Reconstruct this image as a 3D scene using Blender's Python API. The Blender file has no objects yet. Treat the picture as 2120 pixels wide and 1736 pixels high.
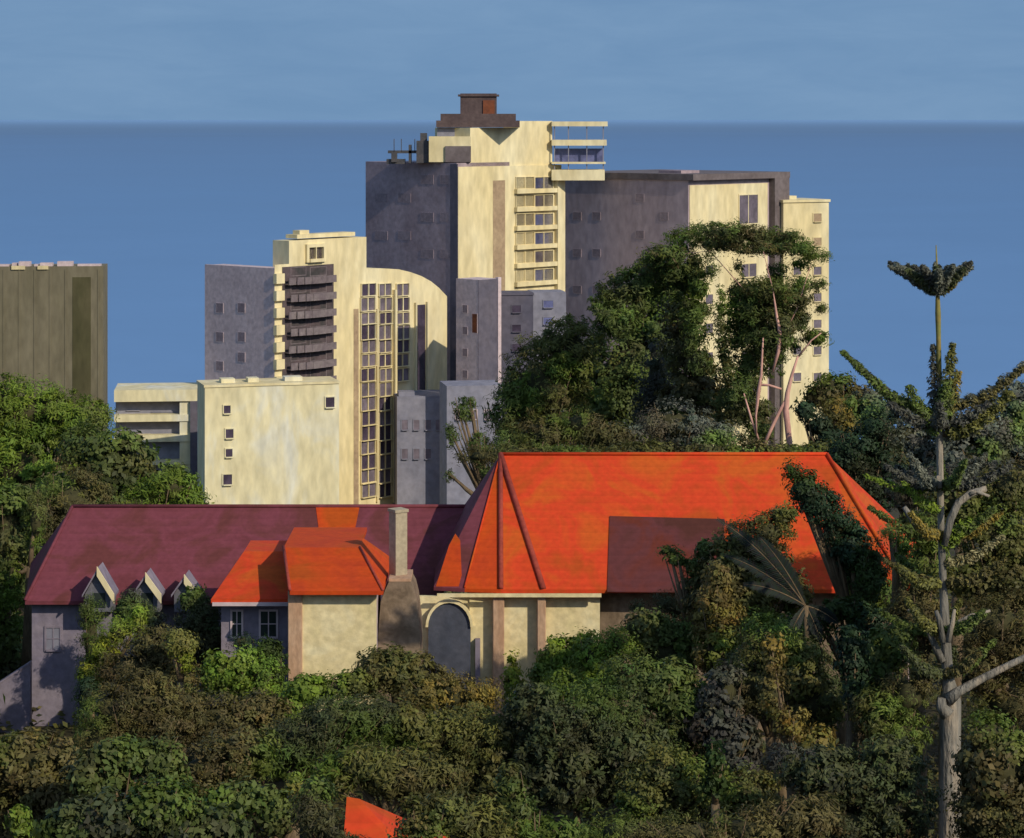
import bpy, bmesh, math, random
import numpy as np
from mathutils import Vector, Matrix
random.seed(7)
RNG = np.random.default_rng(11)
F = 5000.0; CX = 1060.0; HY = 248.0; H = 75.0      # focal, centre column, horizon row (in px of a 2120 px wide view), eye height
SCN = bpy.context.scene
COL = SCN.collection
R = math.radians

# ------------------------------------------------------------------ helpers
def P(x, y, D):
    return Vector(((x-CX)*D/F, D, H-(y-HY)*D/F))
def ground(D):
    ks = [(-60,74),(0,69.5),(30,60),(60,50.5),(90,46),(135,43.5),(160,37),(220,27),(320,12),(460,4.5),(540,2),(575,-3),(700,-6)]
    if D <= ks[0][0]: return ks[0][1]
    for (a,za),(b,zb) in zip(ks, ks[1:]):
        if D <= b: return za+(zb-za)*(D-a)/(b-a)
    return ks[-1][1]
def tag(o, label=None, cat=None, group=None, kind=None):
    if label: o['label'] = label
    if cat: o['category'] = cat
    if group: o['group'] = group
    if kind: o['kind'] = kind
    return o
def empty(name, loc, label, cat, group=None):
    o = bpy.data.objects.new(name, None); COL.objects.link(o)
    o.location = loc; o.empty_display_size = .5
    return tag(o, label, cat, group)
def link(name, me, mats, parent=None):
    for m in (mats if isinstance(mats, (list,tuple)) else [mats]): me.materials.append(m)
    o = bpy.data.objects.new(name, me); COL.objects.link(o)
    if parent is not None:
        o.parent = parent
        base = wloc(parent)
        o.location = -base
        # keep a sensible origin: mesh coords are world coords
    return o
def wloc(o):
    v = Vector(o.location)
    while o.parent: o = o.parent; v += Vector(o.location)
    return v
class MB:
    """collects faces and links them as one mesh"""
    def __init__(s): s.v=[]; s.f=[]; s.m=[]
    def poly(s, pts, mi=0):
        i=len(s.v); s.v += [tuple(p) for p in pts]; s.f.append(tuple(range(i,i+len(pts)))); s.m.append(mi)
    def hexa(s, p, mi=0):
        # p: 8 points, bottom 0-3 ccw, top 4-7
        i=len(s.v); s.v += [tuple(q) for q in p]
        for q in ((3,2,1,0),(4,5,6,7),(0,1,5,4),(1,2,6,5),(2,3,7,6),(3,0,4,7)):
            s.f.append(tuple(i+k for k in q)); s.m.append(mi)
    def box(s, a, b, mi=0):
        x0,y0,z0=a; x1,y1,z1=b
        s.hexa([(x0,y0,z0),(x1,y0,z0),(x1,y1,z0),(x0,y1,z0),(x0,y0,z1),(x1,y0,z1),(x1,y1,z1),(x0,y1,z1)],mi)
    def tube(s, pts, rad, seg=8, mi=0):
        pts=[Vector(p) for p in pts]; rings=[]
        for k,p in enumerate(pts):
            d=(pts[min(k+1,len(pts)-1)]-pts[max(k-1,0)])
            d = d.normalized() if d.length>1e-6 else Vector((0,0,1))
            a=d.cross(Vector((0.31,0.95,0.02))); 
            if a.length<.05: a=d.cross(Vector((1,0,0)))
            a.normalize(); b=d.cross(a)
            i=len(s.v)
            for q in range(seg):
                t=2*math.pi*q/seg; s.v.append(tuple(p+(a*math.cos(t)+b*math.sin(t))*rad[k]))
            rings.append(i)
        for i,j in zip(rings,rings[1:]):
            for q in range(seg):
                s.f.append((i+q,i+(q+1)%seg,j+(q+1)%seg,j+q)); s.m.append(mi)
        s.f.append(tuple(rings[0]+q for q in range(seg))[::-1]); s.m.append(mi)
        s.f.append(tuple(rings[-1]+q for q in range(seg))); s.m.append(mi)
    def build(s, name, mats, parent=None, bevel=0, smooth=False):
        me=bpy.data.meshes.new(name); me.from_pydata(s.v,[],s.f); me.update()
        me.polygons.foreach_set('material_index', s.m)
        bm=bmesh.new(); bm.from_mesh(me); bmesh.ops.recalc_face_normals(bm,faces=bm.faces)
        if bevel: bmesh.ops.bevel(bm, geom=bm.edges[:], offset=bevel, segments=1, affect='EDGES', clamp_overlap=True)
        bm.to_mesh(me); bm.free()
        if smooth: me.polygons.foreach_set('use_smooth',[True]*len(me.polygons))
        return link(name, me, mats, parent)

# ------------------------------------------------------------------ materials
def node_mat(name):
    m=bpy.data.materials.new(name); m.use_nodes=True; nt=m.node_tree
    b=nt.nodes['Principled BSDF']; return m,nt,b
def mottled(name, c1, c2, scale=.5, rough=.85, c3=None, stretch=(1,1,1), bump=.15, fine=6.0, spots=0.0):
    """brushy paint / render: two or three tones mixed by soft noise"""
    m,nt,b=node_mat(name); N=nt.nodes.new; L=nt.links.new
    tc=N('ShaderNodeNewGeometry'); mp=N('ShaderNodeMapping'); mp.inputs['Scale'].default_value=stretch
    L(tc.outputs['Position'],mp.inputs['Vector'])
    n1=N('ShaderNodeTexNoise'); n1.inputs['Scale'].default_value=scale; n1.inputs['Detail'].default_value=5; n1.inputs['Roughness'].default_value=.6
    n1.inputs['Distortion'].default_value=.6
    L(mp.outputs[0],n1.inputs['Vector'])
    r1=N('ShaderNodeValToRGB'); e=r1.color_ramp.elements
    e[0].position=.36; e[0].color=(*c1,1); e[1].position=.64; e[1].color=(*c2,1)
    if c3: q=e.new(.5); q.color=(*c3,1)
    L(n1.outputs[0],r1.inputs[0])
    n2=N('ShaderNodeTexNoise'); n2.inputs['Scale'].default_value=fine; n2.inputs['Detail'].default_value=6
    L(mp.outputs[0],n2.inputs['Vector'])
    mr=N('ShaderNodeMapRange'); mr.inputs['From Min'].default_value=.3; mr.inputs['From Max'].default_value=.7
    mr.inputs['To Min'].default_value=.82; mr.inputs['To Max'].default_value=1.14
    L(n2.outputs[0],mr.inputs[0])
    mx=N('ShaderNodeMix'); mx.data_type='RGBA'; mx.blend_type='MULTIPLY'; mx.inputs[0].default_value=1
    L(r1.outputs[0],mx.inputs[6]); L(mr.outputs[0],mx.inputs[7])
    L(mx.outputs[2],b.inputs['Base Color'])
    b.inputs['Roughness'].default_value=rough; b.inputs['Specular IOR Level'].default_value=.2
    bp=N('ShaderNodeBump'); bp.inputs['Strength'].default_value=bump; bp.inputs['Distance'].default_value=.15
    L(n2.outputs[0],bp.inputs['Height']); L(bp.outputs[0],b.inputs['Normal'])
    return m
def tiles(name, c1, c2, c3):
    """clay roof tiles: courses across the slope, mottled colour"""
    m,nt,b=node_mat(name); N=nt.nodes.new; L=nt.links.new
    g=N('ShaderNodeNewGeometry')
    n1=N('ShaderNodeTexNoise'); n1.inputs['Scale'].default_value=.35; n1.inputs['Detail'].default_value=5; n1.inputs['Distortion'].default_value=.8
    L(g.outputs['Position'],n1.inputs['Vector'])
    r1=N('ShaderNodeValToRGB'); e=r1.color_ramp.elements
    e[0].position=.36; e[0].color=(*c1,1); e[1].position=.62; e[1].color=(*c3,1); q=e.new(.5); q.color=(*c2,1)
    L(n1.outputs[0],r1.inputs[0])
    w=N('ShaderNodeTexWave'); w.wave_type='BANDS'; w.bands_direction='Z'; w.wave_profile='SAW'; w.inputs['Scale'].default_value=1.0; w.inputs['Distortion'].default_value=.25
    w.inputs['Detail Scale'].default_value=3
    L(g.outputs['Position'],w.inputs['Vector'])
    w2=N('ShaderNodeTexWave'); w2.wave_type='BANDS'; w2.bands_direction='X'; w2.inputs['Scale'].default_value=1.3; w2.inputs['Distortion'].default_value=.3
    L(g.outputs['Position'],w2.inputs['Vector'])
    n2=N('ShaderNodeTexNoise'); n2.inputs['Scale'].default_value=4; n2.inputs['Detail'].default_value=6
    L(g.outputs['Position'],n2.inputs['Vector'])
    a=N('ShaderNodeMath'); a.operation='MULTIPLY_ADD'; L(w.outputs['Fac'],a.inputs[0]); a.inputs[1].default_value=.11; a.inputs[2].default_value=.72
    a2=N('ShaderNodeMath'); a2.operation='MULTIPLY_ADD'; L(n2.outputs[0],a2.inputs[0]); a2.inputs[1].default_value=.52; L(a.outputs[0],a2.inputs[2])
    mx=N('ShaderNodeMix'); mx.data_type='RGBA'; mx.blend_type='MULTIPLY'; mx.inputs[0].default_value=1
    L(r1.outputs[0],mx.inputs[6]); L(a2.outputs[0],mx.inputs[7]); L(mx.outputs[2],b.inputs['Base Color'])
    b.inputs['Roughness'].default_value=.8; b.inputs['Specular IOR Level'].default_value=.15
    s=N('ShaderNodeMath'); s.operation='ADD'; L(w.outputs['Fac'],s.inputs[0]); L(w2.outputs['Fac'],s.inputs[1])
    bp=N('ShaderNodeBump'); bp.inputs['Strength'].default_value=.2; bp.inputs['Distance'].default_value=.04
    L(w.outputs['Fac'],bp.inputs['Height']); L(bp.outputs[0],b.inputs['Normal'])
    return m
def leafmat(name):
    m,nt,b=node_mat(name); N=nt.nodes.new; L=nt.links.new
    at=N('ShaderNodeAttribute'); at.attribute_name='leaf'
    L(at.outputs['Color'],b.inputs['Base Color']); b.inputs['Roughness'].default_value=.6; b.inputs['Specular IOR Level'].default_value=.25
    tr=N('ShaderNodeBsdfTranslucent'); L(at.outputs['Color'],tr.inputs['Color'])
    ms=N('ShaderNodeMixShader'); ms.inputs[0].default_value=.33
    L(b.outputs[0],ms.inputs[1]); L(tr.outputs[0],ms.inputs[2]); L(ms.outputs[0],nt.nodes['Material Output'].inputs['Surface'])
    return m
def glass(name,c,rough=.25):
    m=mottled(name,tuple(k*.7 for k in c),tuple(k*1.3 for k in c),scale=.4,rough=rough,bump=.02,fine=1.5)
    m.node_tree.nodes['Principled BSDF'].inputs['Specular IOR Level'].default_value=.5
    return m
M={}
M['cream']=mottled('cream_render',(.68,.56,.30),(.74,.65,.41),.10,c3=(.70,.59,.34),fine=.8,stretch=(1,1,.35))
M['creamsoft']=mottled('pale_cream_render',(.68,.59,.35),(.68,.66,.55),.16,c3=(.71,.63,.39),fine=.9,stretch=(1,1,.35))
M['creamwall']=mottled('house_cream_render',(.68,.57,.30),(.76,.66,.40),.5,c3=(.70,.58,.32),fine=3)
M['mauve']=mottled('mauve_grey_render_shade',(.52,.41,.41),(.60,.48,.48),.15,fine=1.5)  # also carries the shade of the hotel's left side
M['mauvedark']=mottled('dark_mauve_render_shade',(.28,.21,.225),(.37,.28,.30),.12,c3=(.32,.25,.27),fine=1.2)
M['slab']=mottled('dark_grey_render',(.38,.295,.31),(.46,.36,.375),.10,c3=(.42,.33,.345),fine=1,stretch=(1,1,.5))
M['olivegrey']=mottled('olive_grey_shaded_concrete',(.155,.135,.085),(.19,.165,.11),.12,fine=1,stretch=(1,1,.3))  # left tower's shade put into this dark base colour
M['olivedark']=mottled('dark_olive_recess',(.07,.065,.03),(.11,.095,.05),.2,fine=1,stretch=(1,1,.3))
M['bluegrey']=mottled('blue_grey_render',(.20,.20,.25),(.26,.25,.29),.15,fine=1)
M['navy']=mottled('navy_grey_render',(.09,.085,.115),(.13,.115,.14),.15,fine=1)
M['lilac']=mottled('lilac_render_shade',(.19,.165,.215),(.24,.205,.24),.5,fine=3)  # wall colour that also carries the front wing's side shade
M['browncap']=mottled('brown_metal',(.08,.055,.055),(.12,.085,.08),.3,fine=2)
M['rust']=mottled('rusty_panel',(.14,.05,.03),(.22,.07,.03),.5,fine=2)
M['tanstrip']=mottled('tan_render',(.34,.24,.15),(.42,.31,.19),.25,fine=1.5)
M['pinkbrown']=mottled('pinkish_brown_brick',(.42,.25,.15),(.52,.34,.22),1.2,fine=7,stretch=(1,1,.4))
M['stonebrown']=mottled('brown_stone',(.14,.10,.065),(.26,.19,.13),1.0,fine=5)
M['tanstone']=mottled('tan_stone',(.34,.28,.19),(.45,.37,.25),1.0,fine=5)
M['greystone']=mottled('slate_grey_stone',(.12,.12,.14),(.18,.17,.19),1.0,fine=5)
M['pane']=glass('dark_window_glass',(.06,.045,.07))
M['paneblue']=glass('blue_window_glass',(.12,.13,.26))
M['panegreen']=glass('dark_green_window_glass',(.03,.04,.035))
M['panemauve']=glass('mauve_window_glass',(.13,.105,.13),.6)
M['shadedark']=mottled('balcony_shade_paint',(.055,.05,.05),(.11,.08,.085),.35,fine=2)
M['balcony']=mottled('mauve_balcony_front',(.14,.11,.12),(.20,.165,.165),.4,fine=2)
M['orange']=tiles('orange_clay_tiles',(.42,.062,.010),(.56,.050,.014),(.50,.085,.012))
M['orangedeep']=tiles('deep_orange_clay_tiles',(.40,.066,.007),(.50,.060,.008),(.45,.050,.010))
M['maroon']=tiles('maroon_shade_tiles',(.135,.034,.040),(.165,.042,.055),(.12,.034,.032))  # shade on the left roofs put into the tile colour
M['maroonbrown']=tiles('brown_roof_tone',(.075,.024,.018),(.105,.030,.030),(.12,.026,.016))
M['ridge']=mottled('dark_red_ridge_tiles',(.26,.045,.03),(.34,.06,.04),1,fine=5)
M['door']=mottled('slate_blue_paint',(.055,.062,.085),(.08,.085,.11),.8,fine=3)
M['bark']=mottled('brown_bark',(.10,.07,.04),(.20,.14,.08),2,fine=10,stretch=(1,1,.3))
M['pinkbark']=mottled('pink_bark',(.50,.27,.22),(.64,.36,.28),1.2,fine=6,stretch=(1,1,.3))
M['palebark']=mottled('pale_grey_bark',(.14,.13,.11),(.34,.28,.21),1.8,c3=(.23,.21,.175),fine=7,stretch=(1,1,.22),bump=.9)
M['goldbark']=mottled('golden_green_bark',(.26,.19,.06),(.20,.20,.06),1,fine=6)
M['mauveshade']=mottled('blind_cloth',(.22,.17,.185),(.29,.225,.24),.3,fine=2)
M['fin_grey']=mottled('grey_render',(.13,.105,.105),(.17,.14,.14),.2,fine=1.5)
M['leaf']=leafmat('foliage')
M['earth']=mottled('dark_leafy_earth',(.035,.032,.014),(.06,.05,.022),.4,fine=3)
M['metal']=mottled('dark_metal',(.06,.06,.065),(.10,.09,.09),.6,fine=3,rough=.5)

# ------------------------------------------------------------------ world, sun, camera
SUN_AZ=R(43); SUN_EL=R(31)      # azimuth: from behind the camera towards the right
tosun=Vector((math.sin(SUN_AZ)*math.cos(SUN_EL), -math.cos(SUN_AZ)*math.cos(SUN_EL), math.sin(SUN_EL)))
w=bpy.data.worlds.new('World'); SCN.world=w; w.use_nodes=True; nt=w.node_tree; N=nt.nodes.new; L=nt.links.new
bg=nt.nodes['Background']
sky=N('ShaderNodeTexSky'); sky.sky_type='NISHITA'; sky.sun_disc=False; sky.sun_elevation=SUN_EL
sky.sun_rotation=math.atan2(tosun.x,tosun.y); sky.air_density=1.0; sky.dust_density=.4; sky.ozone_density=1.5
tc=N('ShaderNodeTexCoord'); sp=N('ShaderNodeSeparateXYZ'); L(tc.outputs['Generated'],sp.inputs[0])
mp=N('ShaderNodeMapping'); mp.inputs['Scale'].default_value=(9,9,42); L(tc.outputs['Generated'],mp.inputs[0])
nz=N('ShaderNodeTexNoise'); nz.inputs['Scale'].default_value=1.6; nz.inputs['Detail'].default_value=6; nz.inputs['Roughness'].default_value=.6; nz.inputs['Distortion'].default_value=.5; L(mp.outputs[0],nz.inputs['Vector'])
rp=N('ShaderNodeValToRGB'); e=rp.color_ramp.elements
e[0].position=.33; e[0].color=(.158,.285,.472,1); e[1].position=.68; e[1].color=(.186,.318,.505,1)
L(nz.outputs[0],rp.inputs[0])
SKS=.15
dv=N('ShaderNodeVectorMath'); dv.operation='SCALE'; dv.inputs['Scale'].default_value=1/SKS; L(rp.outputs[0],dv.inputs[0])
mr=N('ShaderNodeMapRange'); mr.inputs['From Min'].default_value=.10; mr.inputs['From Max'].default_value=.32; L(sp.outputs['Z'],mr.inputs[0])
mx=N('ShaderNodeMix'); mx.data_type='RGBA'; L(mr.outputs[0],mx.inputs[0]); L(dv.outputs[0],mx.inputs[6]); L(sky.outputs[0],mx.inputs[7])
L(mx.outputs[2],bg.inputs[0]); bg.inputs[1].default_value=SKS

sl=bpy.data.lights.new('sun','SUN'); sl.energy=3.3; sl.angle=R(.5); sl.color=(1.0,.90,.72)
so=bpy.data.objects.new('sun',sl); COL.objects.link(so); so.location=(60,-60,140); so.rotation_euler=tosun.to_track_quat('Z','Y').to_euler()
cd=bpy.data.cameras.new('camera'); cam=bpy.data.objects.new('camera',cd); COL.objects.link(cam); SCN.camera=cam
cam.location=(0,0,H); cam.rotation_euler=(R(90),0,0); cd.lens=F/2120*36; cd.sensor_width=36
cd.shift_y=-(868-HY)/2120; cd.clip_start=.5; cd.clip_end=450000
SCN.view_settings.view_transform='Standard'; SCN.view_settings.look='None'; SCN.view_settings.exposure=0
SCN.render.resolution_x=1024; SCN.render.resolution_y=838

# ------------------------------------------------------------------ land and sea
g=MB(); xs=[-900,-500,-300,-200,-140,-100,-70,-50,-35,-20,-10,0,10,20,35,50,70,100,140,200,300,500,900]
ys=[-80,-40,0,15,30,45,60,75,90,105,120,135,147,160,190,220,270,320,390,460,540,575,640,760]
idx={}
for j,y in enumerate(ys):
    for i,x in enumerate(xs):
        n=math.sin(x*.06+y*.04)*.7+math.sin(x*.021-y*.03)*1.1 if 20<y<560 else 0
        g.v.append((x,y,ground(y)+min(n,0)*.8)); idx[(i,j)]=len(g.v)-1
for j in range(len(ys)-1):
    for i in range(len(xs)-1):
        g.f.append((idx[(i,j)],idx[(i+1,j)],idx[(i+1,j+1)],idx[(i,j+1)])); g.m.append(0)
tag(g.build('ground',M['earth'],smooth=True),kind='structure')

m,nt,b=node_mat('sea_water'); N=nt.nodes.new; L=nt.links.new
gp=N('ShaderNodeNewGeometry'); sx=N('ShaderNodeSeparateXYZ'); L(gp.outputs['Position'],sx.inputs[0])
# distance inland to horizon on a log scale
lg=N('ShaderNodeMath'); lg.operation='LOGARITHM'; L(sx.outputs['Y'],lg.inputs[0]); lg.inputs[1].default_value=10
mr=N('ShaderNodeMapRange'); mr.inputs['From Min'].default_value=2.75; mr.inputs['From Max'].default_value=4.3; L(lg.outputs[0],mr.inputs[0])
cb=N('ShaderNodeCombineXYZ'); dv=N('ShaderNodeMath'); dv.operation='DIVIDE'; L(sx.outputs['X'],dv.inputs[0]); L(sx.outputs['Y'],dv.inputs[1])
L(dv.outputs[0],cb.inputs[0]); L(lg.outputs[0],cb.inputs[1])
mp=N('ShaderNodeMapping'); mp.inputs['Scale'].default_value=(9,14,1); L(cb.outputs[0],mp.inputs[0])
nz=N('ShaderNodeTexNoise'); nz.inputs['Scale'].default_value=1.0; nz.inputs['Detail'].default_value=7; nz.inputs['Roughness'].default_value=.65; L(mp.outputs[0],nz.inputs['Vector'])
ad=N('ShaderNodeMath'); ad.operation='MULTIPLY_ADD'; L(nz.outputs[0],ad.inputs[0]); ad.inputs[1].default_value=.35; 
sb=N('ShaderNodeMath'); sb.operation='SUBTRACT'; L(mr.outputs[0],sb.inputs[0]); sb.inputs[1].default_value=.175; L(sb.outputs[0],ad.inputs[2])
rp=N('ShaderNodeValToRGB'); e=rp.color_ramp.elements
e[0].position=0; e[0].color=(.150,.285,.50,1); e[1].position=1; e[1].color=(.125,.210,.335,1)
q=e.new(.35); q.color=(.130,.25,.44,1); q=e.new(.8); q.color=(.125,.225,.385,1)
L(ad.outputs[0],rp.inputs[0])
hz=N('ShaderNodeMapRange'); hz.interpolation_type='SMOOTHSTEP'; hz.inputs['From Min'].default_value=4.0; hz.inputs['From Max'].default_value=5.25; L(lg.outputs[0],hz.inputs[0])  # horizon haze painted into the far water colour
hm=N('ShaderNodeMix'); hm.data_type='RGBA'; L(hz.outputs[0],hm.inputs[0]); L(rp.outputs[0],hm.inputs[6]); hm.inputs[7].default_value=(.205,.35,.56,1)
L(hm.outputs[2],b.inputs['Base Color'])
b.inputs['Roughness'].default_value=.75; b.inputs['Specular IOR Level'].default_value=.1
n3=N('ShaderNodeTexNoise'); n3.inputs['Scale'].default_value=.12; n3.inputs['Detail'].default_value=4; L(gp.outputs['Position'],n3.inputs['Vector'])
bp=N('ShaderNodeBump'); bp.inputs['Strength'].default_value=.12; bp.inputs['Distance'].default_value=.6; L(n3.outputs[0],bp.inputs['Height']); L(bp.outputs[0],b.inputs['Normal'])
M['sea']=m
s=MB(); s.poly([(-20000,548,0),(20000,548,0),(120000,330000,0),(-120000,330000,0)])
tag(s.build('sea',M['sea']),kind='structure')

# ------------------------------------------------------------------ towers: a rotated block with two faces towards us
class Block:
    def __init__(s, xl, xc, xr, D, phi):
        s.phi=R(phi); s.u=Vector((math.cos(s.phi),math.sin(s.phi),0)); s.v=Vector((-math.sin(s.phi),math.cos(s.phi),0))
        s.nu=-s.v; s.nv=-s.u      # outward normals of right-front and left-front faces
        s.C=Vector(((xc-CX)*D/F,D,0))
        s.Lu=s.sol(s.u,xr); s.Lv=s.sol(s.v,xl)
    def sol(s,d,x):
        k=(x-CX)/F; return (k*s.C.y-s.C.x)/(d.x-k*d.y)
    def at(s,face,x,y,off=0):
        """screen point on a face -> (distance along, height)"""
        d,n=(s.u,s.nu) if face=='R' else (s.v,s.nv)
        C=s.C+n*off; k=(x-CX)/F; t=(k*C.y-C.x)/(d.x-k*d.y); q=C+d*t
        return t, H-(y-HY)*q.y/F
    def zat(s,y,face='R',x=None):
        return H-(y-HY)*s.C.y/F
    def slab(s,mb,face,t0,t1,z0,z1,o0,o1,mi=0):
        d,n=(s.u,s.nu) if face=='R' else (s.v,s.nv)
        p=[]
        for z in (z0,z1):
            for t,o in ((t0,o0),(t1,o0),(t1,o1),(t0,o1)):
                q=s.C+d*t+n*o; p.append((q.x,q.y,z))
        mb.hexa(p,mi)
    def box(s,mb,t0,t1,w0,w1,z0,z1,mi=0):
        p=[]
        for z in (z0,z1):
            for t,w_ in ((t0,w0),(t1,w0),(t1,w1),(t0,w1)):
                q=s.C+s.u*t+s.v*w_; p.append((q.x,q.y,z))
        mb.hexa(p,mi)
    def base(s): 
        q=s.C+s.u*s.Lu/2+s.v*s.Lv/2; return Vector((q.x,q.y,ground(q.y)-1))
    def window(s,face,x0,y0,x1,y1,par,pane,frame=None,fw=.22,label=None,proud=.18,sill=True):
        if face=='L': proud=.055; sill=False; fw=.07; pane=M['mauveshade'] if pane is not M['rust'] else pane
        t0,za=s.at(face,x0,y0); t1,zb=s.at(face,x1,y1)
        if t1<t0: t0,t1=t1,t0
        z0,z1=min(za,zb),max(za,zb)
        mb=MB(); fr=frame or M['cream']
        s.slab(mb,face,t0-fw,t0,z0-fw,z1+fw,0.0,proud); s.slab(mb,face,t1,t1+fw,z0-fw,z1+fw,0.0,proud)
        s.slab(mb,face,t0,t1,z1,z1+fw,0.0,proud-.004); s.slab(mb,face,t0,t1,z0-fw,z0,0.0,proud+(.25 if sill else -.004))
        if t1-t0>2.2:
            c=(t0+t1)/2; s.slab(mb,face,c-.08,c+.08,z0,z1,0.0,proud-.05)
        o=mb.build('window',fr,par)
        if label: o['label']=label
        pb=MB(); s.slab(pb,face,t0,t1,z0,z1,0.0,.05); pb.build('pane',pane,o)
        return o

# --- grey tower at the left edge
B=Block(-190,-150,214,440,4); z1=B.zat(553)
T=empty('apartment_tower',B.base(),'olive grey apartment tower cut by the left edge, with ragged cream trim along its top','tower block')
mb=MB(); B.box(mb,0,B.Lu,0,8,-1,z1); mb.build('wall',M['olivegrey'],T)
mb=MB(); t0,_=B.at('R',150,560); t1,_=B.at('R',188,560); B.slab(mb,'R',t0,t1,0,z1-2,0,.06); o=mb.build('recess_strip',M['olivedark'],T); o['label']='dark olive vertical strip of stair windows'
mb=MB()
for k,(a,b_) in enumerate(((-30,18),(24,34),(38,62),(70,78),(82,108),(118,150),(160,212))):
    t0,_=B.at('R',a,560); t1,_=B.at('R',min(b_,208),560); B.box(mb,t0,t1,.3,2.2,z1,z1+.35+.25*(k%3))
mb.build('parapet',M['mauve'],T)
for a,b_ in ((24,52),(78,100)):
    mb=MB(); t0,_=B.at('R',a,560); t1,_=B.at('R',b_,560); B.slab(mb,'R',t0,t1,z1-.55,z1+.12,0.0,.3); o=mb.build('ledge',M['cream'],T)
for x in (8,40,72,104,136,204):
    mb=MB(); t0,_=B.at('R',x-2,560); t1,_=B.at('R',x+2,560); B.slab(mb,'R',t0,t1,0,z1-.6,0,.09); mb.build('pier',M['olivegrey'],T)
for fl in range(9):
    y=600+fl*36
    for x in (20,52,86,118,205):
        if (fl*3+x)%3: continue
        B.window('R',x-5,y,x+5,y+11,T,M['olivedark'],M['olivegrey'],fw=.12,proud=.06,sill=False)

# --- cream hotel with dark balconies (left face shade put into its mauve colour)
B=Block(424,568,925,362,49); z1=B.zat(556)
T=empty('hotel_tower',B.base(),'cream apartment hotel with a column of dark scalloped balconies and a curved top corner','tower block')
def zc(y,x=None):   # height on right face at screen x,y
    return B.at('R',x or 700,y)[1]
tA,_=B.at('R',598,520); tB,_=B.at('R',758,520); tE,_=B.at('R',925,600)
Lv=B.Lv
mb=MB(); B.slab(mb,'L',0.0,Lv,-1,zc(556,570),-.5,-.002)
B.box(mb,.5,tA,.0,Lv-1,-1,zc(556,575)); mb.build('wall',M['mauve'],T)['label']='left side with its shade in the mauve grey colour'
mb=MB()
B.box(mb,.02,tA,-.05,0,-1,zc(548,580)); B.box(mb,tA,tB,-.05,3.5,-1,zc(495,680))
# stepped curved shoulder
prof=[(758,556),(790,556),(825,558),(850,564),(872,572),(892,583),(908,596),(925,614)]
for (xa,ya),(xb,yb) in zip(prof,prof[1:]):
    ta,za=B.at('R',xa,ya); tb,zb=B.at('R',xb,yb); p=[]
    for z_,zz in ((0,0),(1,1)):
        for t,w_,zt in ((ta,-.05,za),(tb,-.05,zb),(tb,10,zb),(ta,10,za)):
            q=B.C+B.u*t+B.v*w_; p.append((q.x,q.y,-1 if z_==0 else zt))
    mb.hexa(p)
mb.build('wall',M['cream'],T)['label']='sunlit cream front'
mb=MB(); ta,za=B.at('R',620,495); tb,_=B.at('R',740,495); B.box(mb,ta,tb,.5,3,za,za+.6); B.box(mb,ta+1,ta+3,1,2.5,za+.6,za+1.2); mb.build('parapet',M['cream'],T)
o=B.window('R',636,513,666,535,T,M['pane'],fw=.5,proud=.5,label='wide dark rooftop opening under the parapet')
B.C=B.C+B.nu*.05
# balcony stack: dark sheet painted as balcony shade + 7 balcony fronts
ta,zt=B.at('R',584,552); tb,zb=B.at('R',690,795)
mb=MB(); B.slab(mb,'R',ta,tb,B.at('R',640,795)[1],B.at('R',640,550)[1],.02,.09); mb.build('balcony_shade_sheet',M['shadedark'],T)
for k in range(7):
    y=572+k*35
    mb=MB(); z_0=B.at('R',640,y+12)[1]; z_1=B.at('R',640,y)[1]
    a_=B.at('R',592 if k%2 else 588,y)[0]; b_=B.at('R',686,y)[0]
    n_=7
    for j in range(n_):     # gently bowed front
        s0=a_+(b_-a_)*j/n_; s1=a_+(b_-a_)*(j+1)/n_; o_=1.0+.7*math.sin(math.pi*(j+.5)/n_)
        B.slab(mb,'R',s0,s1,z_0,z_1,o_-.16,o_)
    for j in range(n_):
        s0=a_+(b_-a_)*j/n_; s1=a_+(b_-a_)*(j+1)/n_; o_=1.0+.7*math.sin(math.pi*(j+.5)/n_)
        B.slab(mb,'R',s0,s1,z_0-.2,z_0-.002,.02,o_)
    mb.build('balcony',M['balcony'],T)
    B_y=y-17
    for xa,xb in ((602,632),(642,674)):
        B.window('R',xa,B_y,xb,B_y+14,T,M['pane'],M['balcony'],fw=.12,proud=.1,sill=False)
    # cream scallops on the corner
    mb=MB(); a2=B.at('R',566,y)[0]; b2=B.at('R',583,y)[0]
    B.slab(mb,'R',a2,b2,z_0+.1,z_1+.7,.0,.7); mb.build('corner_balcony',M['cream'],T)
# window grid
rows=[600,630,659,688,717,746,776,806,836,866,896,926,956,986,1014]
for r_,y in enumerate(rows):
    for c_,(xa,xb) in enumerate(((748,773),(785,806),(822,843))):
        if y>800 and c_==2: continue
        wv=(3,0,-2,4,1)[(r_*2+c_)%5]
        h=(18,20,16,22,18,17,18,20,19,20,22,18,20,19,20)[r_]
        if y in (896,): pn=M['pane']
        else: pn=M['panemauve'] if (r_+c_)%3 else M['pane']
        B.window('R',xa-2+wv*.3,y-h/2-2,xb+2+wv*.3,y+h/2+2,T,pn,M['cream'],fw=.1,proud=.3)
mb=MB(); a_,zt=B.at('R',864,632); b_,_=B.at('R',880,632); B.slab(mb,'R',a_,b_,B.at('R',870,960)[1],zt,-.02,.06); mb.build('slot_window',M['pane'],T)
mb=MB()
for xa in (857,881):
    a_=B.at('R',xa,632)[0]; B.slab(mb,'R',a_,a_+.3,B.at('R',870,960)[1],B.at('R',870,626)[1],0,.45)
mb.build('fin',M['cream'],T)
mb=MB(); a_=B.at('R',732,600)[0]; b_=B.at('R',742,600)[0]; B.slab(mb,'R',a_,b_,B.at('R',737,1060)[1],B.at('R',737,640)[1],0,.05); mb.build('drainpipe',M['tanstrip'],T)
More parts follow.
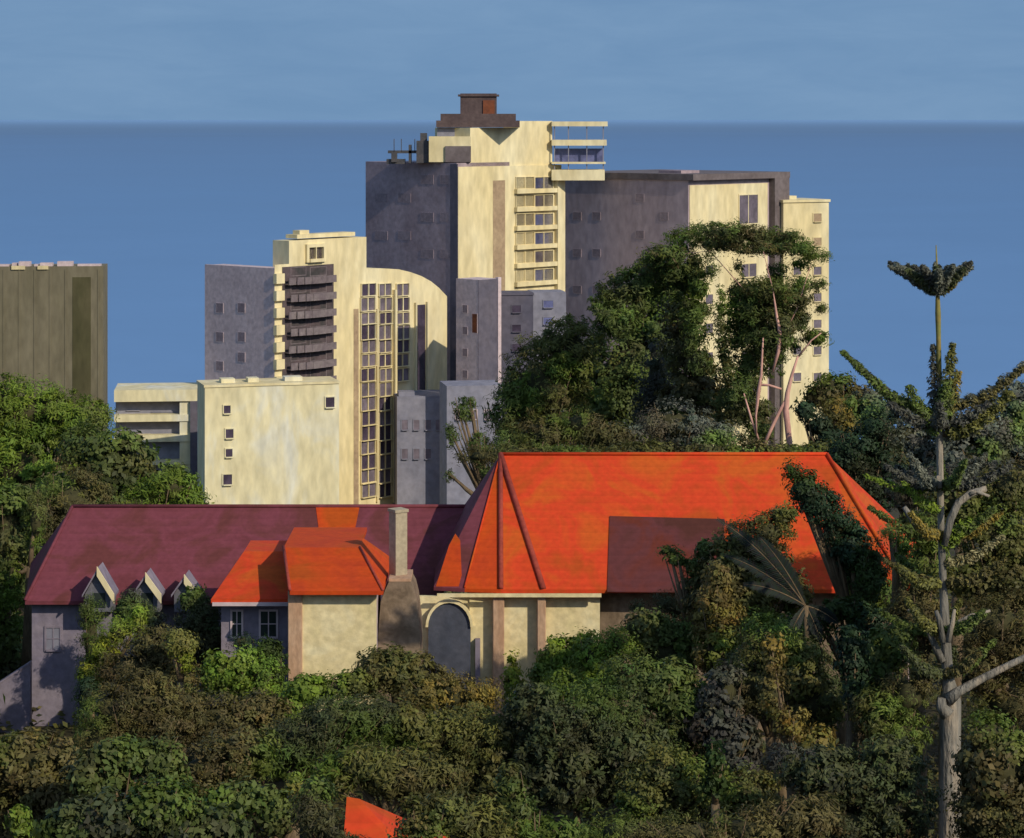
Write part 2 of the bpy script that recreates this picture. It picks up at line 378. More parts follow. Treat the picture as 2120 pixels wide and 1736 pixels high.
mb=MB(); a_=B.at('R',812,640)[0]; b_=B.at('R',816,640)[0]; B.slab(mb,'R',a_,b_,B.at('R',815,1040)[1],B.at('R',815,600)[1],0,.7)
a_=B.at('R',778,640)[0]; B.slab(mb,'R',a_,a_+.3,B.at('R',778,1040)[1],B.at('R',778,640)[1],0,.35); mb.build('pilaster',M['cream'],T)
for x,y in ((455,640),(500,640),(455,700),(500,700),(455,760),(500,742)):   # left face openings
    B.window('L',x-7,y-12,x+7,y+8,T,M['mauveshade'],M['mauve'],fw=.15,proud=.1)

# --- low cream block and its balcony wing
B=Block(404,424,702,346,16); z1=B.zat(803)
T=empty('apartment_block',B.base(),'low cream block with a nearly blank front and a column of four tiny dark windows','apartment block')
mb=MB(); B.box(mb,0,B.Lu,0,7,-1,z1); mb.build('wall',M['creamsoft'],T)
mb=MB(); B.box(mb,-.15,B.Lu+.1,-.15,7,z1,z1+.35); mb.build('parapet',M['cream'],T)
for (x,y,r_) in ((470,848,7),(475,898,8),(474,938,7),(471,993,9),(683,833,9)):
    B.window('R',x-r_,y-r_*1.1,x+r_,y+r_*1.1,T,M['pane'],M['creamsoft'],fw=.16,proud=.14)
for a_,b_ in ((40,2.6),(9,2),(22,1.6)):
    mb=MB(); B.box(mb,a_*.3,a_*.3+b_,2,4,z1+.35,z1+.95); mb.build('roof_vent',M['creamsoft'],T)
B=Block(225,238,408,366,6); z1=B.zat(810)
T=empty('balcony_block',B.base(),'small cream building with two open balcony floors rising behind the left trees','apartment block')
mb=MB(); B.box(mb,0,B.Lu,1.6,10,-1,z1-.1); mb.build('wall',M['bluegrey'],T)
for i,(ya,yb) in enumerate(((808,832),(860,874),(902,916),(955,964),(1000,1010))):
    mb=MB(); za=B.zat(ya); zb=B.zat(yb); B.box(mb,-.1,B.Lu+(.0),(-.3 if i else -.5),1.6 if i else 9.5,zb,za); mb.build('balcony',M['creamsoft'],T)
mb=MB(); t0=B.at('R',372,830)[0]; B.box(mb,t0,B.Lu-.02,-.1,1.6,-1,z1-.2); mb.build('stair_wall',M['creamsoft'],T)
mb=MB(); t0=B.at('R',394,830)[0]; B.box(mb,t0,B.Lu+.35,-.7,-.1,-1,B.zat(832)); mb.build('corner_pier',M['navy'],T)
for x,y in ((337,842),(335,887)):
    B2=Block(225,238,408,367.7,6); B2.window('R',x-23,y-10,x+23,y+10,T,M['pane'],M['bluegrey'],fw=.15,proud=.1)
for y in (840,884,930):
    B2.window('R',262,y-9,290,y+9,T,M['paneblue'],M['bluegrey'],fw=.15,proud=.1)

# --- grey lower buildings between the towers
B=Block(815,822,925,376,8); z1=B.zat(822)
T=empty('office_block',B.base(),'small blue grey block standing before the lower right of the cream hotel','building')
mb=MB(); B.box(mb,0,B.Lu,0,9,-1,z1); mb.build('wall',M['bluegrey'],T)
mb=MB(); B.box(mb,.3,2.8,.5,3,z1,z1+.7); mb.build('roof_hatch',M['bluegrey'],T)
for x in (838,862,886,908): B.window('R',x-6,870,x+6,890,T,M['panemauve'],M['bluegrey'],fw=.12,proud=.1)
for x in (838,862,886): B.window('R',x-6,930,x+6,950,T,M['panemauve'],M['bluegrey'],fw=.12,proud=.1)
B=Block(944,990,1034,368,46); z1=B.zat(580)
T=empty('grey_tower',B.base(),'slim mauve grey tower with a dark right side between cream hotel and tall tower','tower block')
mb=MB(); B.box(mb,.02,B.Lu,0.02,B.Lv,-1,z1); mb.build('wall',M['mauve'],T)
mb=MB(); B.slab(mb,'R',0,B.Lu,-1,z1-.01,.0,.06); mb.build('side_panel',M['navy'],T)['label']='dark navy right side'
mb=MB(); B.box(mb,B.Lu-.6,B.Lu+.1,-.3,.3,-1,z1+.2); mb.build('corner_pier',M['mauve'],T)
for y in (640,685,730,775,820,865): B.window('L',958,y-8,968,y+8,T,M['panemauve'],M['mauve'],fw=.12,proud=.1)
B.window('L',978,650,988,690,T,M['rust'],M['mauve'],fw=.1,proud=.1,label='narrow window with a maroon blind')
B=Block(1000,1034,1104,372,8); z1=B.zat(612)
T=empty('dark_block',B.base(),'dark navy block tucked below the cream tower beside the tree tops','building')
mb=MB(); B.box(mb,0,B.Lu,0,6,-1,z1); mb.build('wall',M['navy'],T)
for y in (640,680,720): B.window('R',1060,y-7,1078,y+7,T,M['pane'],M['navy'],fw=.12,proud=.1)
mb=MB(); B.box(mb,-.1,B.Lu+.1,-.15,6,z1,z1+.3); mb.build('parapet',M['navy'],T)
B=Block(1095,1104,1172,380,8); z1=B.zat(606)
T=empty('blue_block',B.base(),'pale blue grey block tucked between dark navy block and wide grey slab','building')
mb=MB(); B.box(mb,0,B.Lu,0,6,-1,z1); mb.build('wall',M['bluegrey'],T)
for y in (630,665): B.window('R',1125,y-7,1145,y+7,T,M['paneblue'],M['bluegrey'],fw=.12,proud=.1)
B=Block(905,925,1040,338,10); z1=B.zat(800)
T=empty('low_grey_building',B.base(),'low mauve grey building behind the roof ridge with leafy tree beside it','building')
mb=MB(); B.box(mb,0,B.Lu,0,7,-1,z1); mb.build('wall',M['bluegrey'],T)
for x in (950,980,1010): B.window('R',x-7,850,x+7,868,T,M['panemauve'],M['mauve'],fw=.12,proud=.1)

# --- tall stepped tower, left side shade put into its colour
B=Block(757,948,1162,398,47)
T=empty('stepped_tower',B.base(),'tallest tower with dark left side, cream right side and stepped brown roof cap','tower block')
zL=B.zat(335); zR=B.at('R',1060,335)[1]
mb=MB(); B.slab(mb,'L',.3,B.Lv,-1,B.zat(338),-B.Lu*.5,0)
mb.build('wall',M['mauvedark'],T)['label']='left side with shade in its dark mauve colour'
mb=MB(); B.slab(mb,'L',.0,1.7,-1,B.zat(340),.0,.08); mb.build('corner_strip',M['navy'],T)['label']='near black vertical strip at the corner'  # near black raised strip along the corner
mb=MB(); B.slab(mb,'R',0.02,B.Lu,B.at('R',1060,606)[1],B.at('R',1000,345)[1],-6,.05)
B.slab(mb,'R',0.2,B.Lu-.5,-1,B.at('R',1060,606)[1]-.01,-6,-.1)
mb.build('wall',M['cream'],T)['label']='sunlit cream right side'
t0=B.at('R',976,300)[0]; t1=B.at('R',1146,300)[0]; zt=B.at('R',1060,256)[1]
mb=MB(); tm=B.at('R',1078,300)[0]; zt=B.at('R',1030,265)[1]; zt2=B.at('R',1110,251)[1]; B.box(mb,t0,tm,.3,8.5,B.at('R',1000,346)[1],zt); B.box(mb,tm,t1,.3,4,B.at('R',1000,346)[1],zt2); mb.build('upper_storey',M['cream'],T)
# cap and plant room
mb=MB(); a_=B.at('R',1000,256)[0]
cz=B.at('R',1000,264)[1]
def sb(mb,x0,x1,y0,y1,D,dep=5,mi=0):    # box square to the view
    a=P(x0,y1,D); b=P(x1,y0,D); mb.box((a.x,D,a.z),(b.x,D+dep,b.z),mi)
sb(mb,912,1068,236,250,402.4,6); sb(mb,903,1076,250,264,402,7); mb.build('roof_cap',M['browncap'],T)
mb=MB(); sb(mb,953,1028,194,236,403,5); sb(mb,948,1033,196,200,402.7,5.6); o=mb.build('plant_room',M['browncap'],T)
mb=MB(); sb(mb,1000,1024,208,236,402.8,.2); mb.build('panel',M['rust'],o)['label']='rusty orange panel'
mb=MB(); sb(mb,905,976,264.5,283,403,5); mb.build('roof_deck',M['bluegrey'],T)
# cream box at the left of the upper stage
mb=MB(); sb(mb,888,975,283,336,400,5); mb.build('lift_house',M['cream'],T)
mb=MB(); sb(mb,922,975,303,336,399.6,.38); mb.build('side_panel',M['fin_grey'],T)
mb=MB(); sb(mb,862,889,292,338,401,4); sb(mb,870,884,276,292,401.5,1); sb(mb,803,866,312,318,402,1); sb(mb,810,822,318,336,402,1); sb(mb,846,852,300,338,402,1); sb(mb,800,838,330,340,402.5,3)
for x in (815,830,858,876): sb(mb,x,x+1.6,288,315,402,.15)
mb.build('roof_machinery',M['metal'],T)
# right: cream canopy slabs projecting
for (ya,yb,xa) in ((252,262,1258),(290,302,1256),(336,340,1254),(352,374,1252)):
    mb=MB(); sb(mb,1142,xa,ya,yb,413.5,(4 if ya<300 else 5)); mb.build('canopy_slab',M['cream'],T)
mb=MB(); sb(mb,1148,1250,308,336,415.5,2); mb.build('glazed_storey',M['paneblue'],T)
mb=MB()
for x in (1147,1176,1214,1248): sb(mb,x,x+2,262,352,414,.3)
mb.build('post',M['bluegrey'],T)
for y in (380,417,456,495,533,571):
    B.window('R',1067,y-12,1104,y+10,T,M['pane'] if y in (417,533,380) else M['panemauve'],M['cream'],fw=.12,proud=.25)
    B.window('R',1106,y-12,1143,y+10,T,M['paneblue'] if y not in (417,533) else M['panemauve'],M['cream'],fw=.12,proud=.25)
    mb=MB(); a_=B.at('R',1064,y)[0]; b_=B.at('R',1147,y)[0]; zz=B.at('R',1105,y+11)[1]; B.slab(mb,'R',a_,b_,zz-.75,zz,.05,.8); mb.build('balcony',M['cream'],T)
mb=MB(); a_=B.at('R',1147,380)[0]; B.slab(mb,'R',a_,B.Lu+.02,B.at('R',1150,612)[1],B.at('R',1150,372)[1],.05,.9); mb.build('fin',M['cream'],T)
mb=MB(); a_=B.at('R',1020,380)[0]; b_=B.at('R',1045,380)[0]; B.slab(mb,'R',a_,b_,B.at('R',1030,606)[1],B.at('R',1030,374)[1],.05,.09); mb.build('recess_strip',M['tanstrip'],T)['label']='tan vertical strip'
for i,y in enumerate((372,410,450,488,526)):     # dim windows on the dark side
    for x in (790,838,885,925):
        if (i*3+x)%2==0: continue
        B.window('L',x-13,y-9,x+12,y+9,T,M['browncap'] if (x+i)%2 else M['shadedark'],M['mauvedark'],fw=.15,proud=.15)

# --- wide grey slab with bright end wall
B=Block(1163,1425,1622,408,47); z1=B.zat(374)
T=empty('slab_tower',B.base(),'wide dark grey slab tower whose cream end wall is framed in grey','tower block')
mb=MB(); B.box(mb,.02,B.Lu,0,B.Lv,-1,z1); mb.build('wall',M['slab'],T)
mb=MB(); B.box(mb,-.3,B.Lu+.2,-1.3,B.Lv,z1,B.zat(361)); mb.build('roof_band',M['fin_grey'],T)
t1=B.at('R',1588,400)[0]
mb=MB(); B.slab(mb,'R',.25,t1,-1,B.at('R',1500,382)[1],0,.12); mb.build('end_wall',M['cream'],T)
mb=MB(); t2=B.at('R',1592,400)[0]; B.slab(mb,'R',t2,B.Lu+.02,-1,z1-.01,0,1.3); mb.build('fin',M['fin_grey'],T)
mb=MB(); B.box(mb,3,8,4,9,B.zat(361),B.zat(355)); mb.build('roof_hatch',M['mauvedark'],T)
B.C=B.C+B.nu*.12
B.window('R',1530,405,1568,462,T,M['panemauve'],M['cream'],fw=.2,proud=.12,sill=False,label='large mauve window near the top')
for y in (560,620,680,740,800): 
    B.window('R',1535,y-12,1565,y+12,T,M['panemauve'],M['cream'],fw=.2,proud=.12)
    B.window('R',1460,y-9,1475,y+9,T,M['panemauve'],M['cream'],fw=.2,proud=.12)
B.C=B.C-B.nu*.12
for i in range(6):
    for x in (1195,1235,1280,1325,1375):
        y=410+i*38
        if (i*2+x//5)%4!=1: continue
        B.window('L',x-8,y-8,x+8,y+8,T,M['navy'] if (i+x)%2 else M['mauveshade'],M['slab'],fw=.12,proud=.1)
# --- right cream building
B=Block(1600,1622,1716,424,26); z1=B.zat(420)
T=empty('cream_tower',B.base(),'plain cream tower at the right end of the group, partly behind tree branches','tower block')
mb=MB(); B.box(mb,0,B.Lu,0,9,-1,z1); mb.build('wall',M['cream'],T)
mb=MB(); B.box(mb,-.2,B.Lu+.2,-.25,9,z1,z1+.45); mb.build('parapet',M['cream'],T)
mb=MB(); B.box(mb,1.5,4,2,4,z1+.45,z1+1.1); mb.build('roof_vent',M['creamsoft'],T)
for y in (450,500,560,615,670,725,780):
    B.window('R',1684,y-7,1700,y+9,T,M['tanstrip'] if y<520 else M['panemauve'],M['cream'],fw=.14,proud=.12)
    if y>520: B.window('R',1642,y-7,1658,y+9,T,M['panemauve'],M['cream'],fw=.14,proud=.12)

# ------------------------------------------------------------------ red roofed house
gz=ground(118)-.5
Hs=empty('red_roofed_house',Vector((0,121,gz)),'large house with a bright orange hipped tile roof and cream walls above the shrubs','house')
def px(x,D): return (x-CX)*D/F
def py(y,D): return H-(y-HY)*D/F
A=P(1036,942,124.5); Bz=P(1712,942,124.5); ze=py(1221,118); 
A.z=Bz.z=py(942,124.5)
def E(x,D): return Vector((px(x,D),D,ze))
E0=E(898,118.7); E1=E(962,118.25); E2=E(1037,118); E3=E(1125,118); E4=E(1880,118); Eb0=E(905,131); Eb4=E(1905,131)
def roofpart(name,polys,mat,par,thick=.18,label=None):
    mb=MB(); 
    for p in polys:
        p=[Vector(q) for q in p]; n=(p[1]-p[0]).cross(p[2]-p[0]).normalized()
        if n.z<0: n=-n
        k=len(p); i=len(mb.v); mb.v+= [tuple(q) for q in p]+[tuple(q-Vector((0,0,thick))) for q in p]
        mb.f.append(tuple(range(i,i+k))); mb.m.append(0); mb.f.append(tuple(range(i+k,i+2*k))[::-1]); mb.m.append(0)
        for a in range(k):
            b_=(a+1)%k; mb.f.append((i+a,i+k+a,i+k+b_,i+b_)); mb.m.append(0)
    o=mb.build(name,mat,par)
    if label: o['label']=label
    return o
roofpart('roof',[(A,E2,E3),(A,E3,E4,Bz),(Bz,E4,Eb4),(A,Bz,Eb4,Eb0)],M['orange'],Hs,label='bright orange tiled main roof')
roofpart('roof_facet',[(A,E1,E2)],M['orangedeep'],Hs,label='deep orange tiled roof facet')
roofpart('roof_facet',[(A,E0,E1),(A,Eb0,E0)],M['maroon'],Hs,label='left end roof facet with shade in its maroon colour')
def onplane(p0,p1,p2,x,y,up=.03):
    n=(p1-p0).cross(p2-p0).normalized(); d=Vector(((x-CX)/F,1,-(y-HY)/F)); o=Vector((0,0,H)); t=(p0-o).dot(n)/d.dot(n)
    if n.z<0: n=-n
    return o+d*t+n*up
roofpart('roof_patch',[onplane(A,E0,E1,x,y) for x,y in ((903,1214),(950,1214),(956,1190),(953,1120),(941,1104),(928,1128))] and [[onplane(A,E0,E1,x,y) for x,y in ((903,1214),(950,1214),(956,1190),(953,1120),(943,1106),(930,1130))]],M['orangedeep'],Hs,thick=.05,label='small orange triangle painted as sunlight on the maroon facet')  # sunlight patch painted in orange over the maroon
for a,b_,r_ in ((A,E1,.05),(A,E2,.13),(A,E3,.15),(A,Bz,.09),(Bz,E4,.10)):
    mb=MB(); up=Vector((0,-.02,.05)); mb.tube([a+up,(a+b_)/2+up,b_+up],[r_]*3,8)
    mb.build('ridge_cap',M['ridge'] if r_>.11 else M['orange'],Hs,smooth=True)
# darker brown maroon patch, raised slightly over the main slope
def onslope(x,y,up=.1):
    # intersect view ray with the main slope plane through E3,E4,A
    n=(E4-E3).cross(A-E3).normalized(); d=Vector(((x-CX)/F,1,-(y-HY)/F)); o=Vector((0,0,H))
    t=(E3-o).dot(n)/d.dot(n); q=o+d*t
    if n.z<0: n=-n
    return q+n*up
roofpart('roof_patch',[(onslope(1257,1226,.05),onslope(1500,1228,.05),onslope(1500,1076,.05),onslope(1262,1070,.05))],M['maroonbrown'],Hs,thick=.04,label='dark brown maroon patch on the right roof')
# walls
def wall(name,x0,x1,D,ytop,z0,mat,par,thick=.3,label=None,zt=None):
    mb=MB(); zt=zt if zt is not None else py(ytop,D); mb.box((px(x0,D),D,z0),(px(x1,D),D+thick,zt)); o=mb.build(name,mat,par)
    if label: o['label']=label
    return o
zc_=ze-.12
wall('wall',972,1242,118.7,0,gz,M['creamwall'],Hs,zt=zc_+.3,label='sunlit cream front wall')
wall('wall',868,971.5,118.8,0,gz,M['creamwall'],Hs,zt=py(1236,118.7),label='low cream wall beside the arched door')
wall('wall',1242.5,1880,119.4,0,gz,M['stonebrown'],Hs,zt=zc_+.9,label='brown stone wall at the right')
mb=MB(); mb.box((px(908,118.7),119.01,gz),(px(908,118.7)+.3,122,zc_-1.2)); mb.box((px(1875,119),119.8,gz),(px(1875,119)+.3,130,zc_+.3)); mb.box((px(960,118.7)+.31,129.6,gz),(px(1875,119)-.01,129.9,zc_+.3)); mb.build('wall',M['mauve'],Hs)
for x0,x1,yt in ((1020,1044,1222),(1112,1130,1222)):
    mb=MB(); mb.box((px(x0,118.2),118.15,gz),(px(x1,118.2),118.6,zc_)); mb.build('post',M['pinkbrown'],Hs,bevel=.04)
mb=MB(); mb.box((px(905,118),117.9,ze-.36),(px(1245,118),118.02,ze-.19)); mb.build('gutter',M['creamwall'],Hs)
def house_window(x0,x1,y0,y1,D,par,pane=None,fr=None,mull=True):
    a=P(x0,y1,D); b=P(x1,y0,D); f=.09; mb=MB()
    mb.box((a.x-f,D-.07,a.z-f),(a.x,D-.002,b.z+f)); mb.box((b.x,D-.07,a.z-f),(b.x+f,D-.002,b.z+f))
    mb.box((a.x,D-.066,b.z),(b.x,D-.002,b.z+f)); mb.box((a.x,D-.12,a.z-f),(b.x,D-.002,a.z))
    if mull:
        c=(a.x+b.x)/2; mb.box((c-.025,D-.05,a.z),(c+.025,D-.002,b.z)); cz=(a.z+b.z)/2; mb.box((a.x,D-.045,cz-.02),(c-.026,D-.002,cz+.02)); mb.box((c+.026,D-.045,cz-.02),(b.x,D-.002,cz+.02))
    o=mb.build('window',fr or M['mauve'],par); pb=MB(); pb.box((a.x,D-.02,a.z),(b.x,D+.01,b.z)); pb.build('pane',pane or M['panegreen'],o); return o
# arched porch opening
mb=MB(); cx=px(930,118.2); r_=px(974,118.2)-cx; zb=gz; zs=py(1300,118.2); n=14
pts=[(cx-r_,zb),(cx+r_,zb)]+[(cx+r_*math.cos(math.pi*k/n),zs+r_*1.15*math.sin(math.pi*k/n)) for k in range(n+1)]
i=len(mb.v); mb.v+=[(x,118.45,z) for x,z in pts]+[(x,118.68,z) for x,z in pts]; k=len(pts)
mb.f.append(tuple(range(i,i+k))); mb.m.append(0)
for a in range(k): mb.f.append((i+a,i+k+a,i+k+(a+1)%k,i+(a+1)%k)); mb.m.append(0)
mb.build('arched_door',M['door'],Hs)
mb=MB()
for k_ in range(n):
    a0,a1=math.pi*k_/n,math.pi*(k_+1)/n
    for (ra,rb) in ((r_*1.0,r_*1.12),):
        P8=[]
        for yy in (118.3,118.69):
            P8.append([(cx+ra*math.cos(a0),yy,zs+ra*1.15*math.sin(a0)),(cx+rb*math.cos(a0),yy,zs+rb*1.15*math.sin(a0)),(cx+rb*math.cos(a1),yy,zs+rb*1.15*math.sin(a1)),(cx+ra*math.cos(a1),yy,zs+ra*1.15*math.sin(a1))])
        mb.hexa(P8[0]+P8[1])
mb.build('door_arch',M['creamwall'],Hs)
mb=MB(); mb.box((px(984,118.3),118.3,gz),(px(994,118.3),118.68,py(1325,118.3))); mb.build('pier',M['lilac'],Hs)

# ---- left wing (own thing: long wing, roof shade painted in maroon)
W=empty('maroon_shaded_wing',Vector((-14,125,gz)),'long low house wing with roof shade painted in maroon, lilac walls and three small pointed dormers','house')
zr=py(1050,127.5); zE=py(1245,122)
RL=Vector((px(150,127.5),127.5,zr)); RR=Vector((px(1010,127.5),127.5,zr)); EL=Vector((px(52,122),122,zE)); ER=Vector((px(905,122),122,zE)); BL=Vector((px(60,132),132.5,zE)); BR=Vector((px(940,132),132.5,zE))
roofpart('roof',[(RL,EL,ER,RR),(RL,BL,EL),(RL,RR,BR,BL)],M['maroon'],W)
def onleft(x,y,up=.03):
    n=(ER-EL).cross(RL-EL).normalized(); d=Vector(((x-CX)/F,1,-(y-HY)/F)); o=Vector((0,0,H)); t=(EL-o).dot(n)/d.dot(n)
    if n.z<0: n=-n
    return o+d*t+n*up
roofpart('roof_patch',[(onleft(668,1160),onleft(722,1160),onleft(744,1052),onleft(654,1052))],M['orangedeep'],W,thick=.05,label='bright orange sun patch painted on the roof, narrowing downwards')  # sun patch painted as an orange strip on the shade-coloured slope
mb=MB(); mb.tube([RL+Vector((0,0,.04)),RR+Vector((0,0,.04))],[.1,.1],8); mb.tube([RL+Vector((0,0,.04)),EL+Vector((0,0,.04))],[.09,.09],8); mb.build('ridge_cap',M['maroon'],W,smooth=True)
wall('wall',66,905,122.7,0,gz-1,M['lilac'],W,zt=zE+.3)
mb=MB(); mb.box((px(66,122.7),123.01,gz-1),(px(66,122.7)+.3,132,zE)); mb.build('wall',M['lilac'],W)
for xg,wg,yt in ((205,42,1178),(305,38,1190),(385,36,1194)):
    # gabled dormer: peak at xg
    D0=121.2; zt=py(yt,D0); hw=wg*D0/F*.68; zb=py(1230,D0); c=px(xg,D0)
    mb=MB(); i=0
    for yy in (D0,D0+1.1):
        mb.v+=[(c-hw,yy,zb-.9),(c+hw,yy,zb-.9),(c+hw,yy,zb),(c,yy,zt),(c-hw,yy,zb)]
    mb.f+=[(0,1,2,3,4),(9,8,7,6,5),(0,5,6,1),(1,6,7,2),(4,9,5,0)]; mb.m+=[0]*5
    d=mb.build('dormer',M['greystone'],W)
    rp_=MB(); ov=.12
    rp_.hexa([(c-hw-ov,D0-.25,zb-.13),(c,D0-.25,zt+.0),(c,D0+1.1,zt+.0),(c-hw-ov,D0+1.1,zb-.13),(c-hw-ov,D0-.25,zb+.0),(c,D0-.25,zt+.14),(c,D0+1.1,zt+.14),(c-hw-ov,D0+1.1,zb+.0)])
    rp_.hexa([(c+.004,D0-.25,zt),(c+hw+ov,D0-.25,zb-.13),(c+hw+ov,D0+1.1,zb-.13),(c+.004,D0+1.1,zt),(c+.004,D0-.25,zt+.14),(c+hw+ov,D0-.25,zb),(c+hw+ov,D0+1.1,zb),(c+.004,D0+1.1,zt+.14)])
    rp_.build('dormer_roof',M['lilac'],d)
    tb=MB(); # pale strip on the right slope only, painted as sunlight
    tb.hexa([(c-.05,D0-.38,zt-.30),(c+hw+.12,D0-.38,zb-.42),(c+hw+.12,D0-.26,zb-.42),(c-.05,D0-.26,zt-.30),(c-.05,D0-.38,zt+.17),(c+hw+.12,D0-.38,zb+.05),(c+hw+.12,D0-.26,zb+.05),(c-.05,D0-.26,zt+.17)])
    tb.build('sunlit_strip',M['cream'],d)
    pb=MB(); pb.box((c-hw*.45,D0-.03,zb-.7),(c+hw*.45,D0+.05,zb+.05)); pb.build('pane',M['panegreen'],d)
for x in (110,): house_window(x-14,x+14,1300,1345,122.7,W,M['bluegrey'],M['lilac'])

# ---- projecting front wing
V=empty('front_wing',Vector((-7.5,113,ground(112)-.5)),'small projecting house wing with orange hipped roof, cream end wall and brick corner pillar','house')
g2=ground(112)-1
D0=109.4; z0=py(1224,D0); Dt=113.4; zt=py(1134,Dt)
a=Vector((px(600,D0),D0,z0)); b_=Vector((px(793,D0),D0,z0)); c=Vector((px(745,Dt),Dt,zt)); d=Vector((px(587,Dt),Dt,zt)); 
bk1=Vector((px(793,D0),117.6,z0)); bk0=Vector((px(590,D0),119.5,z0)); c2=Vector((c.x,119,zt)); d2=Vector((d.x,119,zt))
roofpart('roof',[(a,b_,c,d),(b_,bk1,Vector((c.x,116,zt)),c),(d,c,c2,d2)],M['orangedeep'],V,label='front slope of deep orange tiles')
D1=111.8; z2=py(1241,D1); D2=116; z3=py(1142,D2)
la=Vector((px(437,D1),D1,z2)); lb=Vector((px(603,D1),D1,z2)); lc=Vector((px(592,D2),D2,z3)); ld=Vector((px(505,D2),D2,z3)); le=Vector((px(440,D1),119,z2))
roofpart('roof_wing',[(la,lb,lc,ld),(la,ld,le),(ld,lc,Vector((lc.x,119,z3)),Vector((ld.x,119,z3)))],M['orange'],V,label='lower orange tiled roof at the left')
mb=MB(); mb.tube([a+Vector((0,0,.04)),d+Vector((0,0,.04))],[.08,.07],8); mb.tube([b_+Vector((0,0,.03)),c+Vector((0,0,.03))],[.06,.06],8); mb.build('ridge_cap',M['ridge'],V,smooth=True)
wall('wall',626,779,110.1,0,g2,M['creamwall'],V,zt=z0-.02,label='sunlit cream front wall')
mb=MB(); mb.box((px(779,110.1)-.3,110.41,g2),(px(779,110.1),118,z0-.2)); mb.box((px(598,110.1)+.3,110.6,g2),(px(598,110.1)+.6,118,z0-.2)); mb.build('wall',M['mauve'],V)
mb=MB(); mb.box((px(596,110),109.98,g2),(px(626,110)-.005,110.6,z0-.1)); mb.build('corner_pillar',M['pinkbrown'],V,bevel=.03)
wall('wall',458,600,112.9,0,g2,M['lilac'],V,zt=z2+.1,label='side wall with shade in its lilac colour')  # shade of this wall is put into its lilac colour
mb=MB(); mb.box((px(458,112.9),113.21,g2),(px(458,112.9)+.3,119,z2-.1)); mb.build('wall',M['lilac'],V)
house_window(481,500,1266,1318,112.9,V); house_window(540,572,1266,1318,112.9,V)
mb=MB(); mb.box((px(440,D1),D1-.1,z2-.3),(px(598,D1),D1+.02,z2-.14)); mb.build('gutter',M['mauve'],V)
# chimney with broad stone base
g3=ground(109)-.5
CH=empty('chimney',Vector((px(825,112),112,g3)),'tall tan chimney on a broad brown stone base beside the cream wing wall','chimney')
mb=MB(); D=112
def ring(x0,x1,y,Da,Db): 
    z=py(y,D); return [(px(x0,D),Da+3,z),(px(x1,D),Da+3,z),(px(x1,D),Db+4,z),(px(x0,D),Db+4,z)]
st=[(788,868,1700,108.1,110.0),(784,872,1340,108.1,110.0),(786,870,1290,108.2,110.0),(790,864,1240,108.3,109.9),(800,858,1214,108.4,109.8),(808,850,1198,108.5,109.7)]
for s0,s1 in zip(st,st[1:]): mb.hexa(ring(*s0)+ring(*s1))
mb.build('base',M['stonebrown'],CH)
mb=MB(); q=Matrix.Rotation(R(33),3,'Z'); cxx=px(823,D); s_=.31
def rot(x,y,z): v=q@Vector((x,y,0)); return (cxx+v.x,112.6+v.y,z)
zb_,zt_=py(1200,D),py(1064,D)
mb.hexa([rot(-s_,-s_,zb_),rot(s_,-s_,zb_),rot(s_,s_,zb_),rot(-s_,s_,zb_),rot(-s_,-s_,zt_),rot(s_,-s_,zt_),rot(s_,s_,zt_),rot(-s_,s_,zt_)])
mb.build('stack',M['tanstone'],CH)
mb=MB(); s_=.36; zt2=py(1058,D); mb.hexa([rot(-s_,-s_,zt_),rot(s_,-s_,zt_),rot(s_,s_,zt_),rot(-s_,s_,zt_),rot(-s_,-s_,zt2),rot(s_,-s_,zt2),rot(s_,s_,zt2),rot(-s_,s_,zt2)]); mb.build('cap',M['tanstone'],CH)
mb=MB(); mb.box((px(806,D),111.46,py(1200,D)),(px(852,D),113.75,py(1194,D))); mb.build('ledge',M['pinkbrown'],CH)
# garden wall at far left
mb=MB(); mb.hexa([(px(-160,121),121,43),(px(62,121),121,43),(px(62,121),121.4,43),(px(-160,121),121.4,43),(px(-160,121),121,py(1520,121)),(px(62,121),121,py(1375,121)),(px(62,121),121.4,py(1375,121)),(px(-160,121),121.4,py(1520,121))])
mb.hexa([(px(-160,121),120.93,py(1520,121)),(px(62,121),120.93,py(1375,121)),(px(62,121),121.47,py(1375,121)),(px(-160,121),121.47,py(1520,121)),(px(-160,121),120.93,py(1516,121)),(px(62,121),120.93,py(1371,121)),(px(62,121),121.47,py(1371,121)),(px(-160,121),121.47,py(1516,121))])
tag(mb.build('garden_wall',M['lilac']),'lilac rendered garden wall sloping down towards the left edge','wall')
# little house in front
D=57; gg=ground(57)-.5
K=empty('small_house',Vector((px(800,D),D+2,gg)),'small house almost hidden by leaves, only a corner of orange roof showing at the bottom','house')
ap=P(718,1650,D+1.5); ar=P(770,1690,D+1.5); ar.z=ap.z-.2
e0=P(700,1880,D-.8); e1=P(960,1880,D-.8); e1.z=e0.z
roofpart('roof',[(ap,e0,e1,Vector((ap.x+.3,D+1.5,ap.z-.05))),(Vector((ap.x+.3,D+1.5,ap.z-.05)),e1,Vector((e1.x,D+4,e1.z))),(ap,Vector((e0.x,D+4,e0.z)),e0),(ap,Vector((ap.x+.3,D+1.5,ap.z-.05)),Vector((e1.x,D+4,e1.z)),Vector((e0.x,D+4,e0.z)))],M['orange'],K)
mb=MB(); mb.box((e0.x+.3,D-.3,gg),(e1.x-.3,D+3.6,e0.z)); mb.build('wall',M['creamwall'],K)

